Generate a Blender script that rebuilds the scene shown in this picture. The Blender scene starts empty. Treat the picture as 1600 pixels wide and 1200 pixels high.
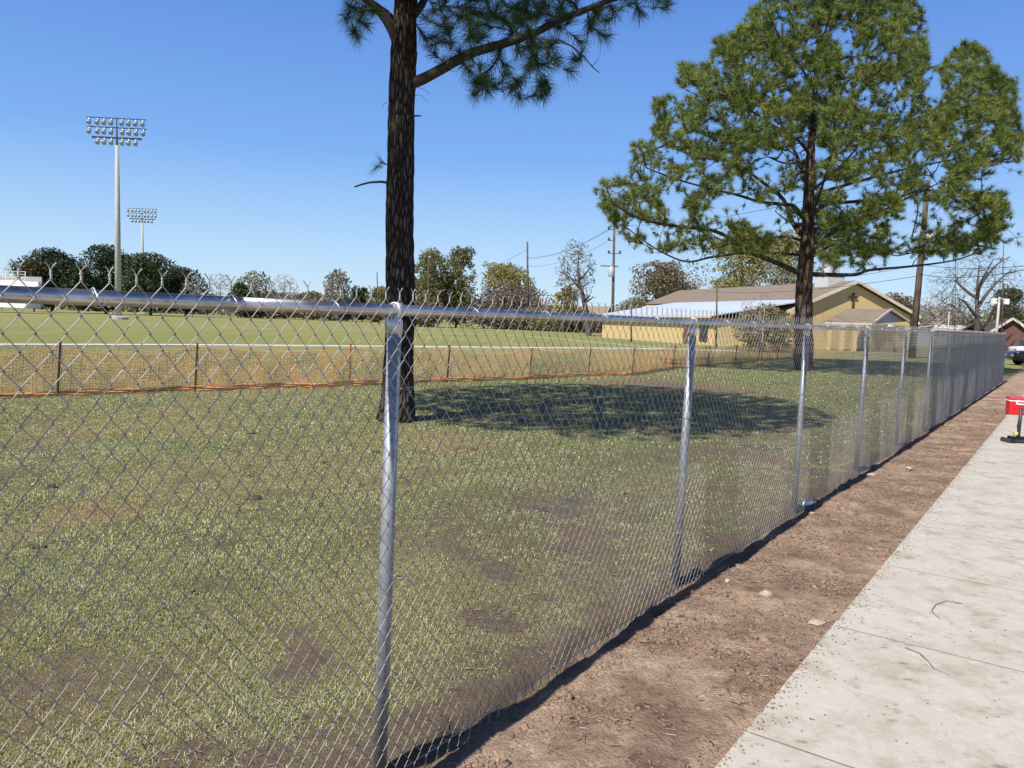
import bpy, math, random
import numpy as np
from mathutils import Vector, Matrix

SC = bpy.context.scene
COL = SC.collection
rng = np.random.default_rng(7)
random.seed(7)
rad = math.radians

# ---------------------------------------------------------------- camera
F, CAMZ, ROLL = 1200.0, 1.79, rad(1.95)
PITCH = math.atan(99 * math.cos(ROLL) / F)
cd = bpy.data.cameras.new('camera'); cam = bpy.data.objects.new('camera', cd); COL.objects.link(cam)
CM = (Matrix.Rotation(math.pi / 2 - PITCH, 3, 'X') @ Matrix.Rotation(ROLL, 3, 'Z'))
cam.matrix_world = Matrix.Translation((0, 0, CAMZ)) @ CM.to_4x4()
cd.sensor_width = 36; cd.lens = 27.0; cd.clip_start = 0.05; cd.clip_end = 3000
SC.camera = cam
SC.render.resolution_x = 1024; SC.render.resolution_y = 768
NM = np.array(CM)

# ---------------------------------------------------------------- sun, sky, exposure
SUN_AZ, SUN_EL = rad(39.6 + 180), rad(49)
to_sun = Vector((math.sin(SUN_AZ) * math.cos(SUN_EL), math.cos(SUN_AZ) * math.cos(SUN_EL), math.sin(SUN_EL)))
sd = bpy.data.lights.new('sun', 'SUN'); sun = bpy.data.objects.new('sun', sd); COL.objects.link(sun)
sd.energy = 5.0; sd.angle = rad(0.53); sd.color = (1.0, 0.95, 0.88)
sun.rotation_euler = (-to_sun).to_track_quat('-Z', 'Y').to_euler(); sun.location = (0, 0, 30)
W = bpy.data.worlds.new('World'); SC.world = W; W.use_nodes = True
nt = W.node_tree; bg = nt.nodes['Background']
sky = nt.nodes.new('ShaderNodeTexSky'); sky.sky_type = 'NISHITA'; sky.sun_disc = False
sky.sun_elevation = SUN_EL; sky.sun_rotation = SUN_AZ
sky.altitude = 0; sky.air_density = 1.0; sky.dust_density = 0.4; sky.ozone_density = 2.5
_tc = nt.nodes.new('ShaderNodeTexCoord'); _sp = nt.nodes.new('ShaderNodeSeparateXYZ'); _rp = nt.nodes.new('ShaderNodeValToRGB'); _mx = nt.nodes.new('ShaderNodeMix')
nt.links.new(_tc.outputs['Generated'], _sp.inputs[0]); nt.links.new(_sp.outputs[2], _rp.inputs[0])
_e = _rp.color_ramp.elements
for _ in range(3): _e.new(.5)
SKYS = 0.115
for _el, (_p, _c) in zip(_e, ((0., (.47, .62, .74)), (.07, (.355, .535, .74)), (.2, (.15, .33, .70)), (.42, (.066, .182, .55)), (.8, (.018, .045, .17)))):
    _el.position = _p; _el.color = (*_c, 1)
_mul = nt.nodes.new('ShaderNodeVectorMath'); _mul.operation = 'SCALE'; _mul.inputs['Scale'].default_value = 1 / SKYS
nt.links.new(_rp.outputs[0], _mul.inputs[0])
_mx.data_type = 'RGBA'; _mx.inputs[0].default_value = .85
nt.links.new(sky.outputs[0], _mx.inputs[6]); nt.links.new(_mul.outputs[0], _mx.inputs[7])
nt.links.new(_mx.outputs[2], bg.inputs[0]); bg.inputs[1].default_value = SKYS
SC.view_settings.view_transform = 'Standard'; SC.view_settings.look = 'None'
SC.view_settings.exposure = 0.40; SC.view_settings.gamma = 1

# ---------------------------------------------------------------- placing helpers
def ray(x, y):
    return NM @ np.array([(x - 800) / F, (600 - y) / F, -1.0])
def at(x, y, Y):
    d = ray(x, y); t = Y / d[1]
    return np.array([d[0] * t, Y, CAMZ + d[2] * t])
def gnd(x, y):
    d = ray(x, y); t = -CAMZ / d[2]
    return np.array([d[0] * t, d[1] * t, 0.0])

# ---------------------------------------------------------------- value noise
_L = rng.random((64, 64, 8))
def vnoise(x, y, k=0):
    x = np.asarray(x, float); y = np.asarray(y, float)
    xi = np.floor(x).astype(int); yi = np.floor(y).astype(int); fx = x - xi; fy = y - yi
    fx = fx * fx * (3 - 2 * fx); fy = fy * fy * (3 - 2 * fy); T = _L[:, :, k % 8]
    a = T[xi % 64, yi % 64]; b = T[(xi + 1) % 64, yi % 64]; c = T[xi % 64, (yi + 1) % 64]; d = T[(xi + 1) % 64, (yi + 1) % 64]
    return (a * (1 - fx) + b * fx) * (1 - fy) + (c * (1 - fx) + d * fx) * fy
def fbm(x, y, o=4, k=0):
    s = 0; a = .5; n = 0
    for i in range(o):
        s = s + a * vnoise(x * 2 ** i + 17.3 * i, y * 2 ** i + 9.1 * i, k + i); n += a; a *= .5
    return s / n

# ---------------------------------------------------------------- mesh helpers
def tag(o, label=None, cat=None, group=None, kind=None):
    if label: o['label'] = label
    if cat: o['category'] = cat
    if group: o['group'] = group
    if kind: o['kind'] = kind
    return o
def link(name, me, mat, parent=None, smooth=False):
    o = bpy.data.objects.new(name, me); COL.objects.link(o)
    if mat: me.materials.append(mat)
    if smooth: me.shade_smooth()
    if parent:
        o.parent = parent; o.matrix_parent_inverse = Matrix.Translation(-Vector(parent.location))
    return o
def empty(name, loc, label, cat, group=None):
    o = bpy.data.objects.new(name, None); COL.objects.link(o); o.location = [float(v) for v in loc]
    o.empty_display_size = .2
    return tag(o, label, cat, group)
def npmesh(name, V, Fc):
    """V (n,3); Fc (m,k) one face size, or list of such arrays"""
    me = bpy.data.meshes.new(name); V = np.asarray(V, np.float32)
    Fs = Fc if isinstance(Fc, list) else [Fc]
    me.vertices.add(len(V)); me.vertices.foreach_set('co', V.ravel())
    nl = sum(f.size for f in Fs); me.loops.add(nl)
    me.loops.foreach_set('vertex_index', np.concatenate([f.ravel() for f in Fs]).astype(np.int32))
    tot = np.concatenate([np.full(len(f), f.shape[1], np.int32) for f in Fs])
    me.polygons.add(len(tot)); st = np.concatenate([[0], np.cumsum(tot)[:-1]]).astype(np.int32)
    me.polygons.foreach_set('loop_start', st); me.polygons.foreach_set('loop_total', tot)
    me.update(calc_edges=True); me.validate(); return me
def tubes(P, r, n=4, cap=False, ref=(0.31, 0.17, 0.93)):
    """P (N,K,3) polylines, r scalar or (N,K): returns verts, quads"""
    P = np.asarray(P, float)
    if P.ndim == 2: P = P[None]
    N, K, _ = P.shape
    r = np.broadcast_to(np.asarray(r, float), (N, K)) if np.ndim(r) != 1 else np.broadcast_to(np.asarray(r)[None], (N, K))
    T = np.empty_like(P); T[:, 1:-1] = P[:, 2:] - P[:, :-2]; T[:, 0] = P[:, 1] - P[:, 0]; T[:, -1] = P[:, -1] - P[:, -2]
    T /= np.linalg.norm(T, axis=2, keepdims=True) + 1e-12
    R = np.broadcast_to(np.array(ref, float), T.shape).copy()
    bad = np.abs((R * T).sum(2)) / np.linalg.norm(ref) > .97; R[bad] = (1, .1, 0)
    A = np.cross(T, R); A /= np.linalg.norm(A, axis=2, keepdims=True) + 1e-12; B = np.cross(T, A)
    th = np.arange(n) * 2 * np.pi / n
    V = P[:, :, None] + r[:, :, None, None] * (A[:, :, None] * np.cos(th)[:, None] + B[:, :, None] * np.sin(th)[:, None])
    idx = np.arange(N * K * n).reshape(N, K, n)
    a = idx[:, :-1]; b = idx[:, 1:]
    Q = np.stack([a, np.roll(a, -1, 2), np.roll(b, -1, 2), b], -1).reshape(-1, 4)
    Fs = [Q]
    if cap:
        Fs.append(idx[:, 0][:, ::-1].reshape(-1, n)); Fs.append(idx[:, -1].reshape(-1, n))
    return V.reshape(-1, 3), Fs
def merge(parts):
    Vs = []; Fd = {}; off = 0
    for V, Fs in parts:
        Vs.append(V)
        for f in (Fs if isinstance(Fs, list) else [Fs]):
            Fd.setdefault(f.shape[1], []).append(f + off)
        off += len(V)
    return np.concatenate(Vs), [np.concatenate(v) for v in Fd.values()]

class MB:
    def __init__(s): s.v = []; s.f = []
    def add(s, vs, fs):
        o = len(s.v); s.v += [tuple(float(c) for c in v) for v in vs]; s.f += [tuple(i + o for i in f) for f in fs]; return s
    def poly(s, pts): return s.add(pts, [tuple(range(len(pts)))])
    def box(s, c, size, rz=0, M=None):
        x, y, z = [k / 2 for k in size]; R = M or Matrix.Rotation(rz, 3, 'Z'); c = Vector(c)
        vs = [c + R @ Vector(p) for p in ((-x, -y, -z), (x, -y, -z), (x, y, -z), (-x, y, -z), (-x, -y, z), (x, -y, z), (x, y, z), (-x, y, z))]
        return s.add(vs, [(3, 2, 1, 0), (4, 5, 6, 7), (0, 1, 5, 4), (1, 2, 6, 5), (2, 3, 7, 6), (3, 0, 4, 7)])
    def beam(s, a, b, w, h):
        a = Vector(a); b = Vector(b); d = (b - a); L = d.length; q = d.to_track_quat('X', 'Z').to_matrix()
        return s.box((a + b) / 2, (L, w, h), M=q)
    def prism(s, pts, d):   # polygon extruded by vector d
        n = len(pts); d = Vector(d); a = [Vector(p) for p in pts]; b = [p + d for p in a]
        return s.add(a + b, [tuple(range(n))[::-1], tuple(range(n, 2 * n))] + [(i, (i + 1) % n, (i + 1) % n + n, i + n) for i in range(n)])
    def tube(s, P, r, n=8):
        V, Fs = tubes(np.array([[float(c) for c in p] for p in P]), r, n, cap=True)
        return s.add(V, [tuple(int(i) for i in f) for g in Fs for f in g])
    def lathe(s, c, prof, n=16, axis=None):
        V = []; Fc = []; c = Vector(c); q = Vector(axis).to_track_quat('Z', 'Y').to_matrix() if axis is not None else Matrix.Identity(3)
        for z, r in prof:
            for k in range(n):
                a = 2 * math.pi * k / n; V.append(c + q @ Vector((r * math.cos(a), r * math.sin(a), z)))
        for i in range(len(prof) - 1):
            for k in range(n):
                k2 = (k + 1) % n; Fc.append((i * n + k, i * n + k2, (i + 1) * n + k2, (i + 1) * n + k))
        Fc.append(tuple(range(n))[::-1]); Fc.append(tuple((len(prof) - 1) * n + k for k in range(n)))
        return s.add(V, Fc)
    def build(s, name, mat, parent=None, smooth=False, bevel=0):
        me = bpy.data.meshes.new(name); me.from_pydata(s.v, [], s.f); me.update()
        o = link(name, me, mat, parent, smooth)
        if bevel:
            m = o.modifiers.new('bevel', 'BEVEL'); m.width = bevel; m.segments = 2; m.limit_method = 'ANGLE'
        return o

# ---------------------------------------------------------------- materials
class G:
    def __init__(s, name):
        s.m = bpy.data.materials.new(name); s.m.use_nodes = True; s.t = s.m.node_tree
        s.b = s.t.nodes['Principled BSDF']; s.o = s.t.nodes['Material Output']
    def n(s, t, **kw):
        x = s.t.nodes.new(t)
        for k, v in kw.items():
            if k in x.inputs: x.inputs[k].default_value = v
            else: setattr(x, k, v)
        return x
    def l(s, a, b): s.t.links.new(a, b)
    def noise(s, scale, detail=4, rough=.55, coord='Object', vec=None, stretch=None):
        if vec is None:
            vec = s.n('ShaderNodeTexCoord').outputs[coord]
        if stretch:
            mp = s.n('ShaderNodeMapping'); mp.inputs['Scale'].default_value = stretch; s.l(vec, mp.inputs[0]); vec = mp.outputs[0]
        x = s.n('ShaderNodeTexNoise'); x.inputs['Scale'].default_value = scale; x.inputs['Detail'].default_value = detail
        x.inputs['Roughness'].default_value = rough; s.l(vec, x.inputs['Vector']); return x.outputs['Fac']
    def ramp(s, fac, stops):
        x = s.n('ShaderNodeValToRGB'); e = x.color_ramp.elements
        while len(e) < len(stops): e.new(.5)
        for el, (p, c) in zip(e, stops):
            el.position = p; el.color = (*c, 1) if not isinstance(c, (int, float)) else (c, c, c, 1)
        s.l(fac, x.inputs[0]); return x.outputs[0]
    def mix(s, fac, a, b, mode='MIX'):
        x = s.n('ShaderNodeMix'); x.data_type = 'RGBA'; x.blend_type = mode
        for sock, v in ((x.inputs[0], fac), (x.inputs[6], a), (x.inputs[7], b)):
            if isinstance(v, (int, float)): sock.default_value = v
            elif isinstance(v, tuple): sock.default_value = (*v, 1)
            else: s.l(v, sock)
        return x.outputs[2]
    def math(s, op, a, b=0.5):
        x = s.n('ShaderNodeMath'); x.operation = op
        for sock, v in ((x.inputs[0], a), (x.inputs[1], b)):
            if isinstance(v, (int, float)): sock.default_value = v
            else: s.l(v, sock)
        return x.outputs[0]
    def attr(s, name): 
        x = s.n('ShaderNodeAttribute'); x.attribute_name = name; return x.outputs['Fac']
    def bump(s, h, dist, strength=1.0):
        x = s.n('ShaderNodeBump'); x.inputs['Distance'].default_value = dist; x.inputs['Strength'].default_value = strength
        s.l(h, x.inputs['Height']); s.l(x.outputs[0], s.b.inputs['Normal'])
    def col(s, c):
        if isinstance(c, tuple): s.b.inputs['Base Color'].default_value = (*c, 1)
        else: s.l(c, s.b.inputs['Base Color'])
        return s
    def set(s, rough=.6, metal=0., spec=.5):
        s.b.inputs['Roughness'].default_value = rough; s.b.inputs['Metallic'].default_value = metal
        s.b.inputs['Specular IOR Level'].default_value = spec; return s

def simple(name, c, rough=.7, metal=0., var=.25, scale=6., bump=0., spec=.4, stretch=None):
    g = G(name).set(rough, metal, spec)
    n = g.noise(scale, 5, .6, stretch=stretch)
    lo = tuple(k * (1 - var) for k in c); hi = tuple(min(1, k * (1 + var)) for k in c)
    g.col(g.ramp(n, [(.3, lo), (.7, hi)]))
    if bump: g.bump(n, bump)
    return g.m
def foliage(name, dark, mid, light, trans=.25, scale=.5, rough=.55):
    g = G(name).set(rough, 0, .3)
    ge = g.n('ShaderNodeNewGeometry'); rn = ge.outputs['Random Per Island']
    no = g.noise(scale, 3, .5)
    f = g.math('ADD', g.math('MULTIPLY', rn, .55), g.math('MULTIPLY', no, .45))
    c = g.ramp(f, [(.2, dark), (.5, mid), (.8, light)])
    g.col(c)
    tr = g.n('ShaderNodeBsdfTranslucent'); g.l(c, tr.inputs[0]); mx = g.n('ShaderNodeMixShader'); mx.inputs[0].default_value = trans
    g.l(g.b.outputs[0], mx.inputs[1]); g.l(tr.outputs[0], mx.inputs[2]); g.l(mx.outputs[0], g.o.inputs[0])
    return g.m
def bark(name, a, b, c, scale=5., bump=.03, stretch=(1, 1, .22), vor=9.):
    g = G(name).set(.9, 0, .2)
    tc = g.n('ShaderNodeTexCoord').outputs['Object']
    mp = g.n('ShaderNodeMapping'); mp.inputs['Scale'].default_value = stretch; g.l(tc, mp.inputs[0])
    wn = g.n('ShaderNodeTexNoise'); wn.inputs['Scale'].default_value = 3; g.l(mp.outputs[0], wn.inputs[0])
    w = g.mix(.12, mp.outputs[0], wn.outputs['Color'])
    v = g.n('ShaderNodeTexVoronoi'); v.feature = 'DISTANCE_TO_EDGE'; v.inputs['Scale'].default_value = vor; g.l(w, v.inputs['Vector'])
    e = g.ramp(v.outputs['Distance'], [(.02, 0.), (.22, 1.)])
    n = g.noise(scale * 3, 6, .65, vec=mp.outputs[0])
    cc = g.ramp(n, [(.3, b), (.65, c)])
    g.col(g.mix(e, a, cc))
    g.bump(g.math('ADD', e, g.math('MULTIPLY', n, .6)), bump)
    return g.m
def galv(name, base=.62, rough=.32, spots=True, tint=(1, 1.0, 1.02), metal=1.0):
    g = G(name).set(rough, metal, .5)
    n = g.noise(28, 5, .7); n2 = g.noise(5, 3, .5, stretch=(1, 1, .3))
    c0 = tuple(base * .72 * t for t in tint); c1 = tuple(min(1, base * 1.15 * t) for t in tint)
    g.col(g.ramp(n if spots else n2, [(.35, c0), (.65, c1)]))
    r = g.ramp(n2, [(.3, rough * .8), (.7, rough * 1.5)]); g.l(r, g.b.inputs['Roughness'])
    if spots: g.bump(n, .0006)
    return g.m

M_rail = galv('galvanised_tube', .56, .30, False, (1.03, 1, .95))
M_post = galv('galvanised_post', .37, .50, True, (.97, 1, 1.04), .7)
M_wire = galv('galvanised_wire', .43, .58, False, (1.05, 1, .93), .62)
M_cap = galv('cast_aluminium', .72, .45)
M_pole = simple('concrete_pole', (.42, .40, .35), .8, 0, .12, 1.5)
M_dark = simple('dark_steel', (.05, .055, .06), .5, .3, .2)
M_wood = bark('weathered_timber', (.06, .045, .035), (.12, .085, .06), (.2, .15, .11), 6, .01, (1, 1, .05), 12)
M_bark = bark('pine_bark', (.016, .012, .010), (.05, .038, .031), (.15, .105, .08), 8, .05, (1, 1, .22), 19)
M_bark2 = bark('pine_bark_far', (.03, .022, .018), (.09, .062, .05), (.19, .13, .10), 4, .08, (1, 1, .25), 5)
M_limb = simple('pine_limb_bark', (.050, .038, .031), .9, 0, .4, 12, .006)
M_needle = foliage('pine_needles_near', (.025, .06, .028), (.06, .115, .04), (.15, .21, .06), .3, 1.2, .4)
M_needle2 = foliage('pine_needles', (.018, .048, .017), (.105, .155, .028), (.38, .38, .06), .18, .6, .45)
M_grey_bark = simple('grey_bark', (.20, .17, .15), .9, 0, .3, 2)
M_brown_bark = simple('brown_bark', (.10, .08, .065), .9, 0, .3, 2)

# ================================================================ GROUND
FA = rad(35.8)                                     # fence heading, from +Y towards +X
U = np.array([math.sin(FA), math.cos(FA)]); NN = np.array([math.cos(FA), -math.sin(FA)])
B0 = gnd(1062, 912)[:2]
SP = 2.80
PA = B0 - U * SP                                   # base of the nearest post
def fpos(t, s=0., z=0.):
    p = PA + U * t + NN * s; return (p[0], p[1], z)
def fcoord(X, Y):
    dx = X - PA[0]; dy = Y - PA[1]
    return dx * U[0] + dy * U[1], dx * NN[0] + dy * NN[1]
PATH_S = 1.045
PATCH = [  # px centre x,y, px half sizes, bare-earth weight, straw weight
    (120, 1055, 190, 42, .95, .0), (20, 1095, 90, 35, .8, .0), (300, 1012, 60, 14, .6, .0), (150, 800, 70, 22, .1, 1.0), (40, 835, 60, 14, .3, .7),
    (340, 912, 45, 10, .8, .0), (490, 1035, 60, 15, .8, .0), (490, 1165, 150, 32, 1., .4), (600, 1130, 130, 30, .9, .3),
    (720, 1060, 110, 50, .7, .1), (860, 970, 120, 45, .6, .1), (960, 915, 90, 45, .9, .0), (700, 940, 120, 35, .45, .0),
    (600, 975, 120, 20, .4, 0), (800, 860, 160, 18, .55, .0), (1000, 790, 150, 25, .5, .0), (1150, 730, 120, 30, .45, .0),
    (700, 692, 70, 16, .2, .8), (620, 680, 70, 12, .1, .5), (520, 700, 80, 12, .1, .35), (480, 740, 90, 10, .3, .3),
    (460, 632, 40, 5, .1, .6), (980, 665, 70, 6, .6, .3), (300, 765, 60, 12, .2, .3), (380, 950, 110, 16, .3, .1),
    (560, 800, 70, 12, .4, .1), (730, 812, 60, 16, .4, .1), (900, 620, 60, 6, .3, .2), (1180, 850, 60, 20, .6, 0), (250, 945, 90, 12, .5, 0), (90, 940, 80, 14, .35, .1),
    (870, 790, 90, 12, .95, 0), (760, 780, 120, 14, .6, 0), (1000, 850, 120, 22, .7, 0), (880, 900, 110, 20, .6, 0), (1120, 790, 70, 20, .75, 0), (1180, 760, 60, 20, .7, 0), (1000, 720, 130, 10, .5, 0), (1060, 760, 120, 8, .5, 0), (640, 845, 120, 12, .45, 0), (300, 860, 70, 9, .35, .1), (20, 1190, 90, 12, .3, 0), (1035, 601, 110, 8, 1., 1.2), (1120, 611, 60, 5, 1., 1.0),
]
WP = []
for (cx, cy, rx, ry, d, s) in PATCH:
    c = gnd(cx, cy); y1 = gnd(cx, cy + ry)[1]; y2 = gnd(cx, cy - ry)[1]
    WP.append((c[0], c[1], rx * c[1] / F, max((y2 - y1) / 2, .05), d, s))
def fence_wob(t): return .05 * (fbm(t * 1.3, t * 0 + 3., 3, 2) - .5) * 2 + .025 * (vnoise(t * 7, t * 0, 5) - .5) * 2
def masks(X, Y):
    t, s = fcoord(X, Y)
    n1 = fbm(X * 1.7, Y * 1.7, 4, 0); n2 = fbm(X * 5 + 40, Y * 5, 4, 3); n3 = fbm(X * .35, Y * .35, 3, 1); n5 = fbm(X * 15, Y * 15, 3, 6)
    dirt = np.zeros_like(X); straw = np.zeros_like(X)
    for (cx, cy, rx, ry, d, st) in WP:
        q = ((X - cx) / rx) ** 2 + ((Y - cy) / ry) ** 2
        w = np.clip(.8 * (1.7 - q - 1.2 * (n1 - .45) - 2.2 * (n2 - .5) - 2.6 * (n5 - .5)), 0, 1)
        dirt = np.maximum(dirt, w * d * .86); straw = np.maximum(straw, w * st)
    base = np.clip((n1 - .62) * 5, 0, .6) + np.clip((n2 - .66) * 4, 0, .5)
    nearf = np.clip((s + 3.0) / 2.6, 0, 1)          # worn ground towards the fence
    base = base + nearf * np.clip((n1 * .6 + n2 * .4 - .47) * 5, 0, .9)
    dirt = np.maximum(dirt, np.clip(base, 0, 1) * np.clip(1.4 - Y / 30, 0, 1))
    damp = np.clip((t - 1.2) / 1.2, 0, 1) * np.clip((18 - t) / 5, 0, 1) * np.clip((s + 3.6) / 1.4, 0, 1)
    dirt = np.maximum(dirt, damp * np.clip(.52 + 1.6 * (n2 - .5) + 1.8 * (n5 - .5) + .8 * (n1 - .5), 0, .9))
    e = s - fence_wob(t)
    dirt = np.maximum(dirt, np.clip((e + .28 + .5 * (n2 - .5)) * 7, 0, 1))
    straw = np.maximum(straw, np.clip((n3 - .5) * 2.2, 0, .55))
    bandm = np.clip((Y - 15.8 - (X + 8.9) * np.where(X < -4, .98, 1.12)) * .8, 0, 1) * np.clip((31.5 + (X + 21.4) * .86 - Y) * .7, 0, 1)   # dry strip between net and track
    straw = np.maximum(straw, bandm * np.clip(.42 + 1.6 * (n3 - .45) + 1.0 * (n2 - .5), .05, .85))
    return np.clip(dirt, 0, 1), np.clip(straw, 0, 1.2), t, s, e
def height(X, Y):
    t, s = fcoord(X, Y); e = s - fence_wob(t)
    n = fbm(X * 3, Y * 3, 4, 2) - .5; nf = fbm(X * 14, Y * 14, 3, 4) - .5
    near = np.clip(1.5 - Y / 25, 0, 1)
    edge = np.clip((PATH_S - s) * 4, 0, 1)
    z = .05 * (fbm(X * .5, Y * .5, 2, 6) - .5) * near * edge
    right = np.clip(e * 18, 0, 1)
    led = .045 * np.clip(-(e - .02) * 16, 0, 1) * np.exp(np.minimum(e, 0) * 1.2)
    dip = -.038 * np.exp(-((e - .075) / .07) ** 2)
    z = z - .075 * np.clip(1 - (t + .3) / 3.0, 0, 1) ** 1.3 * np.clip((.75 - s) * 2, 0, 1) * np.clip((s + 2.5), 0, 1)
    z = z + near * (led + dip) + near * (.045 * n + .034 * nf) * np.where(e > 0, np.clip((PATH_S - s) * 6, 0, 1), .6)
    z = z + .010 * np.clip((s - .6) * 3, 0, 1) * near - .07 * np.clip((s - PATH_S - .02) * 10, 0, 1)
    z = np.where(Y > 40, 0, z)
    return z - .03 * (Y < .0)
def ground_z(x, y): return float(height(np.array([float(x)]), np.array([float(y)]))[0])

r1 = np.exp(np.arange(math.log(3.0), math.log(46.), .0052)); r2 = np.exp(np.arange(math.log(46.5), math.log(1500), .03))
rr = np.concatenate([np.arange(.5, 3.0, .05), r1, r2]) ; 
uu = np.concatenate([np.linspace(-6, -.85, 22)[:-1], np.linspace(-.85, .88, 560), np.linspace(.88, 6, 22)[1:]])
RR, UU = np.meshgrid(rr, uu, indexing='ij')
GX = UU * RR; GY = RR - .45 + 0 * UU
GX = np.where(RR < 3.0, UU * 3.0, GX)
GY = np.where(RR < 3.0, (RR - 3.0) * 4 + 2.55, GY)
dirt, straw, gt, gs, ge = masks(GX, GY)
GZ = height(GX, GY)
# colour zones of the far field: bare run-up strips beyond the mown turf
yy = GY - (-.28) * 0
strip = np.zeros_like(GX)
for (Yc, w, x0, x1, a) in ((130, 6, -130, -14, .85), (90, 3.2, -75, -10, .7), (106, 3, -90, -14, .4), (170, 12, -150, 10, .5)):
    m = np.clip(1.3 - np.abs(GY + .12 * GX * 0 - Yc + 2 * (fbm(GX * .05, GY * .05, 2, 1) - .5)) / w, 0, 1) * (GX > x0) * (GX < x1)
    strip = np.maximum(strip, m * a)
rows, cols = GX.shape
idx = np.arange(rows * cols).reshape(rows, cols)
Q = np.stack([idx[:-1, :-1], idx[:-1, 1:], idx[1:, 1:], idx[1:, :-1]], -1).reshape(-1, 4)
me = npmesh('ground', np.stack([GX, GY, GZ], -1).reshape(-1, 3), Q)
wet = np.zeros_like(GX)
for (cx, cy, rx, ry) in ((850, 796, 34, 6), (888, 786, 26, 5), (915, 778, 22, 4), (880, 800, 16, 4), (1185, 700, 40, 5), (930, 765, 30, 4)):
    c = gnd(cx, cy); y1 = gnd(cx, cy + ry)[1]; y2 = gnd(cx, cy - ry)[1]
    wet = np.maximum(wet, np.clip(2.2 * (1.15 - ((GX - c[0]) / (rx * c[1] / F)) ** 2 - ((GY - c[1]) / ((y2 - y1) / 2)) ** 2 - 1.2 * (fbm(GX * 6, GY * 6, 3, 2) - .3)), 0, 1))
GZ = GZ - .012 * wet
for nm, arr in (('wet', wet), ('dirt', dirt), ('straw', np.clip(straw, 0, 1)), ('strip', strip), ('lane', np.clip(ge * 9, 0, 1))):
    a = me.attributes.new(nm, 'FLOAT', 'POINT'); a.data.foreach_set('value', arr.ravel().astype(np.float32))
g = G('ground_mix').set(.95, 0, .15)
P = g.n('ShaderNodeTexCoord').outputs['Object']
nA = g.noise(.9, 5, .6, vec=P); nB = g.noise(14, 6, .7, vec=P); nC = g.noise(.12, 4, .6, vec=P); nD = g.noise(60, 4, .7, vec=P)
grass = g.mix(nA, (.13, .155, .042), (.245, .245, .085))
grass = g.mix(g.ramp(nB, [(.45, 0.), (.75, .75)]), grass, (.26, .235, .115))
grass = g.mix(g.ramp(nB, [(.2, .7), (.42, 0.)]), grass, (.045, .055, .022))
sep = g.n('ShaderNodeSeparateXYZ'); g.l(P, sep.inputs[0])
far = g.ramp(g.math('DIVIDE', sep.outputs[1], 100.), [(.26, 0.), (.42, 1.)])
farc = g.mix(nC, (.27, .265, .085), (.18, .21, .06))
farc = g.mix(g.ramp(g.noise(1.2, 4, .7, vec=P), [(.5, 0.), (.8, .6)]), farc, (.22, .21, .09))
grass = g.mix(far, grass, farc)
grass = g.mix(g.attr('straw'), grass, g.mix(nB, (.20, .155, .060), (.48, .37, .17)))
soil = g.mix(nB, (.075, .052, .034), (.25, .19, .122))
soil = g.mix(g.ramp(nA, [(.42, 0.), (.7, .8)]), soil, g.mix(nD, (.12, .085, .060), (.28, .205, .14)))
soil = g.mix(g.ramp(nD, [(.62, 0.), (.8, .7)]), soil, (.55, .44, .32))
nE = g.noise(2.2, 5, .65, vec=P)
lane = g.mix(g.ramp(nE, [(.38, 0.), (.60, 1.)]), g.mix(nB, (.14, .085, .056), (.35, .235, .16)), g.mix(g.ramp(nD, [(.3, 0.), (.7, 1.)]), (.32, .215, .14), (.68, .50, .345)))
lane = g.mix(g.ramp(nB, [(.3, .8), (.42, 0.)]), lane, (.07, .042, .028))
soil = g.mix(g.attr('lane'), soil, lane)
c = g.mix(g.attr('dirt'), grass, soil)
c = g.mix(g.attr('strip'), c, (.30, .23, .13))
c = g.mix(g.math('MULTIPLY', g.attr('wet'), .6), c, (.05, .042, .036))
g.l(g.math('SUBTRACT', .95, g.math('MULTIPLY', g.attr('wet'), .87)), g.b.inputs['Roughness'])
g.l(g.math('ADD', .15, g.math('MULTIPLY', g.attr('wet'), .45)), g.b.inputs['Specular IOR Level'])
g.col(c)
bmp = g.math('ADD', g.math('MULTIPLY', nB, .7), g.math('MULTIPLY', nD, .45))
g.bump(bmp, .06)
ground = link('ground', me, g.m, None, True); tag(ground, kind='structure')

# path: cast slabs with tooled joints
g = G('path_concrete').set(.85, 0, .25)
P = g.n('ShaderNodeTexCoord').outputs['Object']
n1 = g.noise(1.6, 5, .6, vec=P); n2 = g.noise(11, 6, .7, vec=P); n3 = g.noise(90, 3, .6, vec=P); n4 = g.noise(3.2, 6, .72, vec=P)
c = g.mix(n1, (.42, .385, .32), (.53, .495, .425))
c = g.mix(g.ramp(n4, [(.46, 0.), (.68, .8)]), c, (.31, .25, .18))
c = g.mix(g.ramp(n2, [(.58, 0.), (.68, .65)]), c, (.28, .215, .15))
c = g.mix(g.ramp(n2, [(.25, .6), (.42, 0.)]), c, (.64, .60, .53))
v = g.n('ShaderNodeTexVoronoi'); v.inputs['Scale'].default_value = 5.5; v.inputs['Randomness'].default_value = 1
mp = g.n('ShaderNodeMapping'); mp.inputs['Scale'].default_value = (1, 2.0, 1); g.l(P, mp.inputs[0]); g.l(mp.outputs[0], v.inputs['Vector'])
sp = g.math('MULTIPLY', g.ramp(v.outputs['Distance'], [(.08, 1.), (.22, 0.)]), g.ramp(n4, [(.45, 0.), (.6, .8)]))
c = g.mix(sp, c, (.20, .145, .10))
c = g.mix(g.ramp(n3, [(.62, 0.), (.75, .5)]), c, (.28, .25, .21))
g.col(c); g.bump(g.math('ADD', g.math('MULTIPLY', n3, .4), n2), .004)
M_conc = g.m
mb = MB(); L0 = -6.0; pitch_ = 1.555
tj = fcoord(*gnd(1308, 983)[:2])[0]
k0 = -3
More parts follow.
